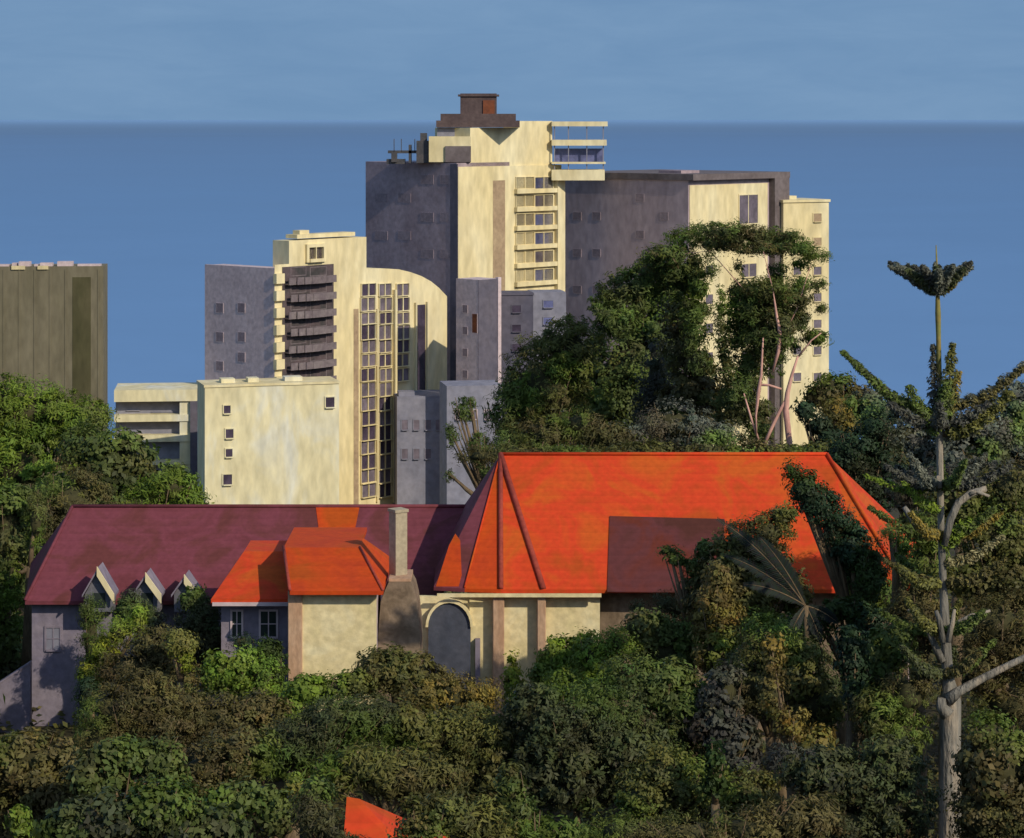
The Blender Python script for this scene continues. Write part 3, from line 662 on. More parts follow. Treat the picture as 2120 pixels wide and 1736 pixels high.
# ------------------------------------------------------------------ foliage
PAL={
 'olive':[(.135,.130,.030),(.100,.100,.028),(.070,.072,.024)],
 'bright':[(.150,.205,.022),(.115,.165,.022),(.080,.105,.022)],
 'mid':[(.105,.140,.028),(.078,.105,.026),(.058,.070,.024)],
 'dark':[(.080,.092,.032),(.060,.070,.028),(.045,.050,.026)],
 'deep':[(.034,.062,.026),(.024,.046,.021),(.022,.034,.018)],
 'brown':[(.130,.110,.034),(.098,.084,.030),(.070,.060,.026)],
 'gold':[(.23,.165,.032),(.155,.125,.030),(.105,.09,.028)],
 'grey':[(.15,.155,.115),(.115,.12,.09),(.085,.09,.07)],
 'greyd':[(.085,.085,.060),(.062,.062,.050),(.050,.050,.045)],
 'yellow':[(.24,.25,.026),(.17,.20,.026),(.10,.12,.026)],
 'pale':[(.27,.24,.12),(.19,.165,.075),(.12,.105,.05)],
}
def leaves(centers, normals, cols, size, jitter=.5, aspect=.55):
    n=len(centers)
    nr=normals+RNG.normal(0,jitter,(n,3)); nr/=np.linalg.norm(nr,axis=1,keepdims=True)+1e-9
    t=RNG.normal(0,1,(n,3)); t-= (t*nr).sum(1,keepdims=True)*nr; t/=np.linalg.norm(t,axis=1,keepdims=True)+1e-9
    b=np.cross(nr,t); s=(size*RNG.uniform(.6,1.35,(n,1)))
    a=aspect
    v=np.stack([centers-t*s, centers+b*s*a-t*s*.1, centers+t*s-nr*s*.25, centers-b*s*a-t*s*.1],1)
    return v.reshape(-1,3), np.repeat(cols,4,axis=0)
def leafmesh(name, v, c, parent):
    n=len(v)//4; me=bpy.data.meshes.new(name)
    base=wloc(parent) if parent is not None else Vector((0,0,0))
    me.vertices.add(n*4); me.vertices.foreach_set('co',v.astype(np.float32).ravel())
    me.loops.add(n*4); me.loops.foreach_set('vertex_index',np.arange(n*4,dtype=np.int32))
    me.polygons.add(n); me.polygons.foreach_set('loop_start',np.arange(0,n*4,4,dtype=np.int32)); me.polygons.foreach_set('loop_total',np.full(n,4,dtype=np.int32))
    ca=me.color_attributes.new('leaf','FLOAT_COLOR','POINT'); col=np.ones((n*4,4),dtype=np.float32); col[:,:3]=c; ca.data.foreach_set('color',col.ravel())
    me.update(calc_edges=True)
    return link(name,me,M['leaf'],parent)
def patch(p):
    x,y,z=p[:,0],p[:,1],p[:,2]
    return np.sin(x*.55+1.3*np.sin(z*.6+y*.2))+np.sin(z*.9-x*.35+y*.3+2)+.7*np.sin(x*1.3+z*1.1+y*.5)
def crown_data(blobs, pal, leaf=.2, dens=1.0, clump=.55, rough=.18):
    """blobs: (centre, (rx,ry,rz)); clumps of leaves spread on and inside each lobe"""
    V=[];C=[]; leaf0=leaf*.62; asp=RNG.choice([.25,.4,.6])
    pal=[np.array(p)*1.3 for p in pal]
    for ce,rad in blobs:
        ce=np.array(ce); rad=np.array(rad)
        area=4*math.pi*((rad[0]*rad[1])**1.6/3+(rad[0]*rad[2])**1.6/3+(rad[1]*rad[2])**1.6/3)**(1/1.6)
        nc=max(8,int(area/(clump*clump)*.75*dens))
        d=RNG.normal(0,1,(nc,3)); d/=np.linalg.norm(d,axis=1,keepdims=True)
        rad=np.maximum(rad-clump*.55,rad*.45)
        rr=np.where(RNG.random(nc)<.25,RNG.uniform(.35,.85,nc),RNG.uniform(.86,1.0+rough,nc))
        cc=ce+d*rad*rr[:,None]
        nn=d/rad; nn/=np.linalg.norm(nn,axis=1,keepdims=True)
        h=d[:,2]*.5+.5*(d[:,0]*.5)+RNG.normal(0,.38,nc)  # painted light: top and right clumps get lighter leaves, undersides darker
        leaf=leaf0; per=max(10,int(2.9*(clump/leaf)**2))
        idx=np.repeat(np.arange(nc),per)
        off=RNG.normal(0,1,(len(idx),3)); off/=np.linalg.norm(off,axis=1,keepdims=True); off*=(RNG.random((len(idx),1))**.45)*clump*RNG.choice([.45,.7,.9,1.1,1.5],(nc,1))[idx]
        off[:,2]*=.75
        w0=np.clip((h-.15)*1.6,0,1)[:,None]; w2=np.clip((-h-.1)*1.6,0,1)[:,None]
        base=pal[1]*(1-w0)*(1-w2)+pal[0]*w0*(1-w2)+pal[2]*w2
        pt=patch(cc); g1=np.clip((pt-.55)*.7,0,.75)[:,None]; g2=np.clip((-pt-.9)*.6,0,.6)[:,None]
        lum=base.mean(1,keepdims=True)
        base=base*(1-g1)+g1*lum*np.array([1.15,1.75,.25])*1.15
        base=base*(1-g2)+g2*lum*np.array([1.35,1.1,.45])*.8
        base=base*RNG.uniform(.82,1.2,(nc,1))*(1+RNG.normal(0,.05,(nc,3)))
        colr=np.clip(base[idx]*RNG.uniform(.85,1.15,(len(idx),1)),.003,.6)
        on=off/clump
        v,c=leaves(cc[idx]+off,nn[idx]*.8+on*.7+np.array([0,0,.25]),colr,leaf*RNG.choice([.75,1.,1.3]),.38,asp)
        V.append(v);C.append(c)
    return np.concatenate(V),np.concatenate(C)
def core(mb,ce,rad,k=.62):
    """dark lump added inside a lobe to close gaps between leaves"""
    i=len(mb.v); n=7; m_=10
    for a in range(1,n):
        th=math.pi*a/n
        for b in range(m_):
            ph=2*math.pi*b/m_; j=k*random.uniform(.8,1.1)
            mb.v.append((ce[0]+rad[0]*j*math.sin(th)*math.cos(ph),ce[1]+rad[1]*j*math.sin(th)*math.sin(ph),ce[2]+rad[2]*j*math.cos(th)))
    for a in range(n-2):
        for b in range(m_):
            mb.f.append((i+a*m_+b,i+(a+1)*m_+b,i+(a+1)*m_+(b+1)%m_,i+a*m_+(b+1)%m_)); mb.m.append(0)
M['core']=mottled('inner_filler',(.04,.04,.016),(.06,.054,.022),.8,fine=4)
CATN={'t':'tree','s':'shrub'}
def plant(name,label,cat,D,blobs,pal,leaf=.2,dens=1.0,clump=.55,base=None,bark='bark',rough=.18,group=None,withcore=True,trunk_r=None,limbs=None):
    """blobs: (x, y, rx, ry[, dD]) in view px at depth D"""
    bl=[]; 
    for q in blobs:
        dd=q[4] if len(q)>4 else 0.0
        k=(D+dd)/F; c_=P(q[0],q[1],D+dd); bl.append((tuple(c_),(q[2]*k,min(q[2],max(q[3],q[2]*.6))*k,q[3]*k)))
    bx=sum(q[0]*q[2] for q in blobs)/sum(q[2] for q in blobs) if base is None else base
    gzz=ground(D)-.3; b0=Vector(((bx-CX)*D/F,D,gzz))
    group=group or {'tree':('trees behind the red roofs' if D>125 else 'trees massed around and below the houses'),'shrub':('hedges behind the orange ridge' if name=='hedge' else 'shrubs around the houses')}[cat if cat in('tree','shrub') else 'shrub']
    T=empty(name,b0,label,cat,group)
    v,c=crown_data(bl,PAL[pal] if isinstance(pal,str) else pal,leaf,dens,clump,rough)
    cr=leafmesh('crown' if cat=='tree' else 'foliage',v,c,T)
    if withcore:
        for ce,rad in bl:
            mb=MB(); core(mb,ce,tuple(max(q-clump*.55,q*.45) for q in rad)); mb.build('inner_filler',M['core'],cr,smooth=True)
    mb=MB(); big=max(bl,key=lambda q:q[1][0]*q[1][2]); hgt=max(1.5,big[0][2]-gzz)
    tr=trunk_r or max(.07,min(.35,hgt*.028))
    fork=Vector((b0.x*.6+big[0][0]*.4,b0.y,gzz+(big[0][2]-big[1][2]*.5-gzz)*.8))
    if fork.z<gzz+.4: fork.z=gzz+.4
    mid=(b0+fork)/2+Vector((random.uniform(-.15,.15),0,0))
    mb.tube([b0,mid,fork],[tr*1.3,tr,tr*.85],9)
    for ce,rad in bl:
        e_=Vector(ce)+Vector((0,0,rad[2]*.25)); m2=(fork+e_)/2+Vector((random.uniform(-.2,.2)*rad[0],0,-.1*rad[2])); mb.tube([fork,m2,e_],[tr*.7,tr*.45,tr*.15],7)
    for ce,rad in bl:
        for q_ in range(3 if cat=='tree' else 1):
            a_=random.uniform(0,2*math.pi); up=random.uniform(.2,.95); k_=random.uniform(.85,1.05)
            tip=Vector((ce[0]+rad[0]*k_*math.cos(a_)*(1-up*.5),ce[1]+rad[1]*k_*math.sin(a_)*(1-up*.5),ce[2]+rad[2]*up*k_))
            m3=(fork+tip)/2+Vector((0,0,-.08*rad[2])); mb.tube([fork,m3,tip],[tr*.35,tr*.2,tr*.06],5)
    mb.build('trunk' if cat=='tree' else 'stem',M[bark],T,smooth=True)
    return T

EXEC_PLANTS=True
# far mass of trees behind the house (right of centre)
t='tree'
plant('broadleaf_tree','domed olive tree nearest the slim grey tower, behind the start of the orange ridge',t,200,[(1130,800,95,110),(1180,730,75,75),(1080,850,70,80),(1110,905,110,60)],'olive',.32,1.0,.9)
plant('broadleaf_tree','tall dark green tree in front of the wide grey slab',t,215,[(1300,780,110,120),(1360,690,70,90),(1250,840,95,95),(1390,610,55,70),(1330,880,100,60)],'mid',.34,1.0,.95)
plant('broadleaf_tree','near black narrow tree between the dark green tree and the spreading tree',t,205,[(1362,790,42,95),(1350,860,50,70)],'greyd',.3,1.0,.8)
plant('broadleaf_tree','brown tinged tree left of the pink trunks behind the orange roof',t,200,[(1420,700,55,110),(1430,830,70,90),(1400,900,90,40)],'brown',.3,.9,.85)
plant('broadleaf_tree','grey green rounded bush tree just above the middle of the orange ridge',t,180,[(1400,880,80,55),(1330,905,70,40),(1470,905,60,35)],'grey',.26,.9,.7)
plant('broadleaf_tree','small pale flecked tree above the left part of the orange ridge',t,178,[(1130,900,70,42),(1200,880,50,45),(1250,905,60,35)],'brown',.26,.9,.7)
# spreading tree with pink limbs
T=empty('spreading_tree',Vector((px(1600,192),192,ground(192)-.3)),'spreading tree with bare pink limbs and flat foliage pads across the cream end wall','tree')
pads=[(1470,545,18,34),(1530,575,14,34),(1610,560,20,20),(1655,590,20,22),(1450,590,18,24),(1660,660,18,24),(1640,720,20,20),(1530,830,24,40),(1560,900,34,30),(1300,610,50,45),(1340,580,45,35),(1265,655,45,40),(1400,560,40,45),(1430,620,28,50),(1440,700,24,60),(1560,630,45,35),(1610,600,50,24),(1525,660,22,50),(1590,690,45,45),(1540,750,24,60),(1600,740,24,40),(1375,530,38,22),(1350,560,24,15),(1410,495,35,22),(1450,482,35,18),(1500,478,40,20),(1550,490,40,22),(1600,500,38,22),(1650,515,34,16),(1690,530,28,14),(1660,548,22,8),(1480,505,45,16),(1560,515,45,14),(1640,490,24,14),
 (1545,605,32,18),(1590,598,40,20),(1630,618,40,18),(1600,640,50,28),(1560,660,35,40),(1490,640,14,36),(1500,720,12,45),(1575,720,30,45),(1612,690,30,36),(1510,800,14,50),(1550,800,22,60),(1640,655,28,18),(1695,590,18,14),(1690,700,24,14),(1700,640,12,8),(1460,640,12,14),(1440,560,18,25),(1500,860,22,45),(1575,870,22,40),(1470,760,10,24)]
bl=[]
for i,(x,y,rx,ry) in enumerate(pads):
    dd=((i*37)%7-3)*.8; k=(192+dd)/F; bl.append((tuple(P(x,y,192+dd)),(rx*k*1.22,rx*k*1.05,ry*k*1.25)))
v,c=crown_data(bl,PAL['mid'],.28,.9,.6,.25); v2,c2=crown_data(bl[21:34],PAL['brown'],.28,.25,.5,.3)
v3,c3=crown_data(bl[34:],PAL['olive'],.28,.5,.5,.3)
leafmesh('crown',np.concatenate([v,v2,v3]),np.concatenate([c,c2,c3]),T)
mb=MB()
def limb(mb,pts,D,mi=0,s_=1):
    if D>150: s_=.72
    pts=[(q[0],q[1],q[2]*s_)+tuple(q[3:]) for q in pts]
    mb.tube([P(x,y,D+dd) for x,y,r_,dd in [(q+(0,))[:4] for q in pts]],[r_*D/F for r_ in [q[2] for q in pts]],8,mi)
limb(mb,[(1640,1010,11),(1634,915,9),(1627,850,9),(1630,815,7),(1640,775,4.5),(1652,738,3)],189)
limb(mb,[(1578,930,5),(1596,890,5),(1615,850,5),(1626,830,4)],189)
limb(mb,[(1572,915,3.5),(1556,870,3.5),(1540,815,2)],188.8)
limb(mb,[(1566,900,2.5),(1565,860,3),(1570,815,6),(1576,775,4),(1578,735,3),(1580,700,2)],188.6)
limb(mb,[(1570,797,4),(1592,798,3.5),(1618,806,3)],188.7)
limb(mb,[(1600,770,3),(1612,725,6),(1615,690,6),(1608,655,4),(1600,600,1.6),(1580,520,.8)],188.8)
limb(mb,[(1608,655,2),(1540,600,1.5),(1470,520,1.2),(1380,530,.8)],191)
limb(mb,[(1620,700,2),(1650,640,1.5),(1680,545,.8)],191)
limb(mb,[(1652,740,3),(1680,705,2),(1700,690,1.5)],190)
mb.build('trunk',M['pinkbark'],T,smooth=True)
# ridge-side hedge
for i,(xa,lab,pal) in enumerate(((1090,'long olive brown hedge behind the left end of the orange ridge','brown'),(1330,'olive hedge behind the middle of the orange ridge','olive'),(1560,'brown olive hedge below the pink limbs','brown'),(1730,'dull green hedge behind the right end of the orange ridge','olive'))):
    plant('hedge',lab,'shrub',150,[(xa-80,945,70,26),(xa,940,75,30),(xa+80,945,70,26)],pal,.22,1.0,.5)
plant('leafy_tree','dark green shrub tree climbing before the low mauve grey building',t,170,[(955,850,26,30),(935,905,18,30),(975,835,14,18),(930,985,12,20),(990,930,26,40),(1010,970,26,40),(1040,930,30,40)],'mid',.22,.8,.45,withcore=False)
plant('banana_plant','yellow green broad leafed plant just right of the pink limbs','plant',175,[(1730,855,34,38),(1745,890,32,40)],'gold',.3,1.0,.6)
plant('dark_bush','arching dark green bush right of the pink limbs',t,172,[(1668,850,22,20),(1695,880,26,26),(1720,905,30,28)],'deep',.26,1.0,.5)
plant('cypress_tree','blackish green bushy tree between pink limbs and tall pine',t,140,[(1815,890,46,52),(1770,935,60,50),(1840,955,45,50),(1740,960,50,40),(1800,1010,80,50)],'deep',.2,1.1,.5)
plant('broadleaf_tree','brown olive tree at the right foot of the plain cream tower',t,205,[(1725,800,50,34),(1760,840,60,45),(1700,820,38,26)],'brown',.3,1,.8)
plant('broadleaf_tree','hazy grey green tree between the blackish tree and the pine trunk',t,185,[(1810,850,70,50),(1880,910,80,60),(1900,980,90,70)],'grey',.26,.9,.7)
plant('broadleaf_tree','hazy grey green tree cut by the right edge behind the pine',t,180,[(2050,890,90,60),(2110,850,50,60),(2010,950,90,70),(2100,960,70,70)],'grey',.26,.9,.7)
# left trees
plant('broadleaf_tree','large bright topped tree before the olive grey tower at left edge',t,165,[(60,860,100,75),(150,870,90,65),(-10,840,80,80),(40,960,120,100),(-40,1000,100,120)],'bright',.26,1.0,.75)
plant('broadleaf_tree','green tree before the small balcony block',t,158,[(240,960,90,75),(180,930,60,60),(310,1000,80,55),(200,1030,120,70)],'mid',.26,1.0,.75)
plant('broadleaf_tree','low green tree touching the left foot of the blank cream block',t,150,[(350,1010,65,45),(390,1040,45,40),(300,1060,80,50)],'bright',.24,.9,.65)
plant('broadleaf_tree','dark brown olive tree above the left end of the maroon roof',t,146,[(150,1040,90,80),(80,1080,90,90),(250,1080,80,50)],'brown',.24,.9,.65)
plant('broadleaf_tree','dark green tree down the far left edge beside the maroon roof',t,136,[(20,1120,70,120),(-10,1230,70,120),(60,1060,40,70),(0,1340,60,100)],'mid',.22,.9,.6)
plant('slim_tree','bright green slim shrub beside the upper left corner of the maroon roof','shrub',134,[(75,1080,28,60),(25,1200,20,70)],'bright',.2,.8,.4)
# shrubs against the wings
s_='shrub'
plant('leafy_shrub','dark green bush filling the gap below the palm fronds',s_,98,[(1660,1370,60,60),(1610,1330,50,50),(1700,1440,60,60),(1560,1400,60,70)],'dark',.16,1,.4)
plant('leafy_shrub','mid green bush low between the brick pillar bush and chimney bush',s_,99,[(760,1480,60,50),(780,1540,70,60),(690,1500,70,60)],'mid',.16,1,.4)
plant('climbing_shrub','dark climber growing up the lilac wall under the first dormer',s_,117,[(190,1330,32,90),(180,1270,20,40)],'dark',.15,1,.35)
plant('leafy_shrub','yellow green shrub below the first dormer',s_,113,[(245,1310,42,38),(215,1350,30,36),(190,1400,34,44),(285,1290,22,40)],'yellow',.15,1,.35)
plant('climbing_shrub','blue black shrub between the first and second dormers',s_,118,[(275,1265,36,42),(320,1290,30,36)],'greyd',.14,1,.3)
plant('leafy_shrub','dark round shrub under the third dormer left of the two windows',s_,116,[(410,1285,48,52),(400,1240,35,30),(430,1330,60,60)],'dark',.15,1,.35)
plant('leafy_shrub','yellow green shrub left of the round green bush',s_,108,[(375,1335,34,34),(385,1370,22,30),(360,1320,26,20)],'yellow',.14,1,.35)
plant('leafy_shrub','dark olive bush behind the yellow green shrubs',s_,110,[(320,1350,50,60),(270,1390,70,60),(340,1410,90,50)],'brown',.16,1,.4)
plant('round_bush','rounded bright green bush under the two shaded windows',s_,106,[(485,1385,62,48),(540,1400,50,48),(450,1400,40,40),(520,1430,60,36)],'bright',.14,1,.38)
plant('climbing_shrub','black green shrub between the shaded windows and brick pillar',s_,109.2,[(575,1385,24,56),(500,1330,30,24),(548,1345,26,26)],'deep',.14,1,.3)
plant('round_bush','bright green bush at the foot of the brick pillar',s_,103,[(640,1430,52,36),(700,1425,50,32),(610,1465,40,36),(740,1410,36,26)],'bright',.14,1,.38)
plant('leafy_shrub','tall dark slim shrub in front of the lilac garden wall',s_,108,[(172,1490,18,40),(165,1540,14,44),(180,1440,26,40)],'deep',.13,1,.3)
plant('leafy_shrub','olive brown bush below the chimney base',s_,104,[(800,1390,70,50),(860,1400,60,50),(760,1420,50,40),(900,1420,50,36)],'olive',.15,1,.4)
plant('leafy_shrub','golden brown bush below the arched door',s_,102,[(880,1440,60,40),(940,1440,60,46),(980,1460,40,46),(1010,1440,32,40)],'gold',.15,.9,.4)
plant('leafy_shrub','slim yellow green shrub between the two brown posts',s_,108,[(1058,1400,22,46),(1070,1440,34,36)],'yellow',.14,.9,.32)
plant('leafy_shrub','light green shrub right of the second brown post',s_,107,[(1150,1360,36,46),(1185,1350,36,36),(1140,1400,40,40),(1210,1330,26,28)],'bright',.14,1,.35)
plant('leafy_shrub','dense mid green shrub below the corner of the cream wall',s_,105,[(1235,1360,55,55),(1280,1330,50,40),(1240,1420,70,60),(1180,1420,60,50)],'bright',.15,1,.4)
plant('leafy_shrub','light green shrub in front of the brown stone wall',s_,106,[(1340,1300,50,36),(1400,1310,50,34),(1370,1350,70,50)],'mid',.15,1,.4)
plant('leafy_shrub','black shrub under the eave of the brown roof patch',s_,113,[(1380,1250,42,30),(1440,1265,50,40),(1320,1260,24,20)],'dark',.15,1,.36)
# trees over the right of the roof
plant('olive_tree','olive brown tree overlapping the middle of the orange roof',t,108,[(1590,1105,58,48),(1535,1125,58,52),(1622,1070,34,28),(1500,1180,60,66),(1585,1185,62,56),(1640,1230,40,50),(1530,1260,90,80)],'olive',.17,1.0,.42)
plant('golden_tree','golden brown slender tree before the olive brown tree',t,104,[(1490,1230,30,70),(1510,1290,36,60),(1460,1270,36,50),(1480,1350,50,60)],'gold',.16,.9,.4)
plant('leafy_shrub','dark green leafy sprig over the brown roof patch',s_,109,[(1385,1140,22,14),(1405,1160,24,20),(1440,1180,26,30),(1460,1140,24,24),(1440,1230,40,44)],'mid',.15,.9,.32,withcore=False)
plant('dark_tree','deep green slanting tree crossing the right end of the orange roof',t,104,[(1642,978,24,26),(1668,1008,40,40),(1698,1045,44,44),(1730,1085,44,46),(1762,1130,46,52),(1812,1165,32,56),(1790,1200,46,60)],'deep',.15,1.05,.38,base=1760)
plant('brown_tree','brown olive tree between deep green slanting tree and roof hip',t,107,[(1735,1130,28,44),(1800,1235,60,56),(1775,1185,40,56)],'brown',.16,.9,.4)
plant('dark_tree','deep green clump over the lower right corner of the orange roof',t,101,[(1740,1262,55,28),(1700,1290,40,30),(1790,1290,50,44),(1660,1310,50,40)],'deep',.15,1,.38)
# fronds of a palm: dark blades
def frond_plant(label,base,tips,D,colr,droop=.2,bw=.5):
    b0=P(*base,D); b0g=Vector((b0.x+.4,D,ground(D)-.3)); T=empty('palm_tree',b0g,label,'palm')
    for tx,ty,dd in tips:
        e_=P(tx,ty,D+dd); V=[];C=[]; mb=MB(); n=16; prev=[]
        for k in range(n+1):
            f=k/n; q=b0.lerp(e_,f)+Vector((0,0,droop*4*f*(1-f)*(e_-b0).length*.35)); prev.append(q)
        mb.tube(prev,[.035*(1-.8*k/n) for k in range(n+1)],5)
        for k in range(2,n*4):
            f=k/(n*4); i=min(n-1,int(f*n)); q=prev[i].lerp(prev[i+1],f*n-i); d=(prev[i+1]-prev[i]).normalized()
            for sgn in (-1,1):
                side=(d.cross(Vector((0,-1,.2))).normalized()*sgn+d*.8+Vector((0,-.1,-.25)))
                ln=bw*(.35+math.sin(math.pi*min(1,f*1.05))*.8)*random.uniform(.8,1.2); tip=q+side.normalized()*ln; w_=d*.035
                V+=[q-w_,q+w_,tip+w_*.3,tip-w_*.3]; cc=[ch*random.uniform(.7,1.3) for ch in colr]; C+=[cc]*4
        o=leafmesh('frond',np.array([tuple(p) for p in V]),np.array(C),T); mb.build('midrib',M['bark'],o)
    mb=MB(); mb.tube([b0g,(b0g+b0)/2+Vector((.1,0,0)),b0],[.2,.16,.12],9); mb.build('trunk',M['bark'],T,smooth=True)
frond_plant('palm with dark blue green fronds reaching up left over the orange roof',(1668,1255),[(1484,1074,-.5),(1530,1100,.4),(1572,1112,-.3),(1500,1150,0),(1540,1210,-.6),(1700,1330,-.3),(1625,1340,-.8),(1600,1140,.3),(1735,1290,.2)],100,(.022,.030,.024),bw=.30)
# lower right thicket
plant('broadleaf_tree','brown olive tree left of the pine trunk at roof level',t,97,[(1915,1170,60,60),(1890,1250,60,55),(1925,1100,50,50),(1900,1290,70,60)],'brown',.16,.9,.4)
plant('broadleaf_tree','pale dry foliage beside the lower end of the roof hip',t,99,[(1845,1100,30,30),(1870,1130,26,26),(1895,1160,20,24)],'pale',.15,.8,.34,withcore=False)
plant('broadleaf_tree','olive tree behind the pine trunk, right edge at roof level',t,99,[(2060,1100,90,70),(2110,1180,80,80),(2040,1200,80,60),(2090,1010,70,60),(1990,1040,80,50)],'olive',.16,.9,.4)
plant('broadleaf_tree','dark grey tree behind the pine just under the sea line',t,112,[(1960,1010,70,50),(2030,990,80,46),(1900,1020,70,50)],'greyd',.18,.9,.45)
plant('broadleaf_tree','dark brown tree right of the pine trunk near its big bare limb',t,94,[(2060,1290,90,70),(2120,1350,70,80),(2030,1380,60,60),(2090,1460,90,70)],'brown',.16,.9,.4)
plant('broadleaf_tree','dull olive tree with pale streak right of the golden tree',t,95,[(1590,1330,70,70),(1640,1400,70,70),(1560,1420,80,70),(1680,1460,70,60)],'olive',.16,.9,.4)
plant('broadleaf_tree','small dark green oval tree right of the pale streaked tree',t,91,[(1765,1370,34,60),(1760,1320,26,30),(1770,1430,24,40)],'deep',.15,1,.34)
plant('broadleaf_tree','green bush hugging the small dark oval tree',t,93,[(1820,1370,46,70),(1800,1440,50,60),(1860,1340,40,50)],'mid',.15,.9,.38)
plant('broadleaf_tree','brown tree immediately left of the pine trunk below roof level',t,90,[(1880,1440,60,70),(1850,1520,80,70),(1910,1400,36,50),(1820,1480,60,60)],'brown',.15,.9,.38)
plant('broadleaf_tree','near black hollow topped tree below the golden tree',t,93,[(1500,1440,50,70),(1520,1540,60,70),(1470,1500,50,50)],'greyd',.16,.9,.4)
plant('broadleaf_tree','pale yellow olive tree slanting down between the dark trees',t,88,[(1600,1440,34,50),(1640,1500,40,46),(1690,1540,44,36),(1600,1360,26,50)],'gold',.15,.8,.36)
plant('broadleaf_tree','dark tree low on the right beside the foot of the pine trunk',t,80,[(1780,1620,90,70),(1860,1660,80,80),(1700,1600,80,60),(1840,1580,70,60),(1760,1710,120,70)],'dark',.15,.9,.36)
plant('broadleaf_tree','brown tree in the bottom right corner right of the pine trunk',t,78,[(2070,1590,90,80),(2110,1680,80,80),(2030,1690,70,80),(2050,1520,60,50)],'brown',.15,.9,.36)
# foreground centre and left
rowsL=[
 ('broadleaf_tree','brown olive tree right of the lilac garden wall',95,[(240,1470,80,60),(300,1450,80,60),(210,1530,70,60),(330,1510,80,60)],'brown'),
 ('broadleaf_tree','dark grey green tree below the round green bush',96,[(440,1490,90,60),(380,1460,60,50),(500,1500,80,60),(540,1470,60,40)],'brown'),
 ('broadleaf_tree','brown tree in the bottom left corner',84,[(60,1580,110,70),(-10,1620,80,90),(110,1640,90,80),(20,1700,110,70)],'brown'),
 ('broadleaf_tree','green topped tree with bright flat patch at lower left',80,[(240,1560,60,32),(310,1570,60,40),(350,1545,36,30),(355,1600,34,60),(210,1610,70,60)],'mid'),
 ('broadleaf_tree','dark tree between the bright patch and the centre left tree',82,[(440,1590,90,70),(500,1560,80,60),(400,1640,70,60)],'brown'),
 ('broadleaf_tree','dark green tree just below the brick pillar bush',90,[(640,1530,90,60),(700,1500,90,60),(600,1560,70,60),(760,1490,70,50)],'dark'),
 ('broadleaf_tree','low green tree left of the small orange roof',68,[(520,1650,60,30),(570,1680,60,50),(480,1660,50,40),(650,1650,40,36)],'mid'),
 ('broadleaf_tree','dark green tree at bottom between corner tree and low green tree',66,[(250,1690,100,60),(340,1680,90,70),(420,1720,90,60),(160,1710,80,60)],'dark'),
 ('broadleaf_tree','brown green tree directly above the small orange roof',76,[(740,1590,80,50),(820,1600,90,56),(680,1620,60,46),(880,1620,70,56)],'olive'),
 ('broadleaf_tree','golden olive dome shaped tree in the centre foreground',92,[(900,1520,90,60),(980,1520,80,70),(850,1500,70,46),(1030,1580,70,90),(960,1600,80,70)],'olive'),
 ('broadleaf_tree','large dark domed tree right of the golden olive tree',91,[(1180,1500,110,90),(1110,1480,70,70),(1250,1480,90,80),(1180,1590,130,90),(1300,1540,80,80)],'dark'),
 ('broadleaf_tree','green tree touching the right of the large dark dome',94,[(1360,1420,80,60),(1420,1460,70,60),(1310,1400,70,50),(1400,1530,80,70)],'mid'),
 ('broadleaf_tree','yellow green skirt of leaves along the foot of the dark dome',74,[(1060,1640,34,60),(1080,1690,50,44),(1140,1720,60,30),(1200,1735,60,26)],'mid'),
 ('broadleaf_tree','dark tree at the bottom edge right of the small orange roof',64,[(960,1700,90,60),(1040,1745,80,50),(900,1690,46,44)],'olive'),
 ('broadleaf_tree','small black green tree in the middle of the lower right thicket',82,[(1482,1570,24,40),(1478,1620,20,30)],'deep'),
 ('broadleaf_tree','brown green tree around the small black green tree',84,[(1440,1640,90,70),(1380,1600,70,60),(1540,1640,80,60),(1340,1660,80,70)],'olive'),
 ('broadleaf_tree','dark brown tree along the bottom edge right of centre',66,[(1300,1725,110,50),(1420,1725,110,50),(1560,1720,110,56),(1660,1700,90,60)],'brown'),
 ('broadleaf_tree','black tree beside the pale slanting foliage',87,[(1700,1590,60,50),(1640,1580,60,46)],'greyd'),
]
for i,(nm,lab,D,bb,pal) in enumerate(rowsL):
    plant(nm,lab,'tree',D,bb,pal,.155 if D>75 else .14,.95,.38)
plant('round_bush','small round green bush low at the left edge',s_,70,[(35,1690,26,26),(40,1720,30,22)],'bright',.13,1,.3)
plant('leafy_shrub','leaves crossing the right side of the small orange roof',s_,53,[(880,1715,60,40),(850,1668,30,14),(820,1745,36,14),(920,1680,50,40)],'olive',.1,1,.24)
plant('leafy_shrub','leaves crossing the left side of the small orange roof',s_,53,[(675,1715,44,50),(705,1742,38,22),(640,1690,40,50),(742,1752,44,12)],'dark',.1,1,.24)
plant('leafy_shrub','low orange brown shrub above the left foot of the small roof',s_,72,[(610,1610,18,18),(606,1630,12,12)],'gold',.12,.9,.26)

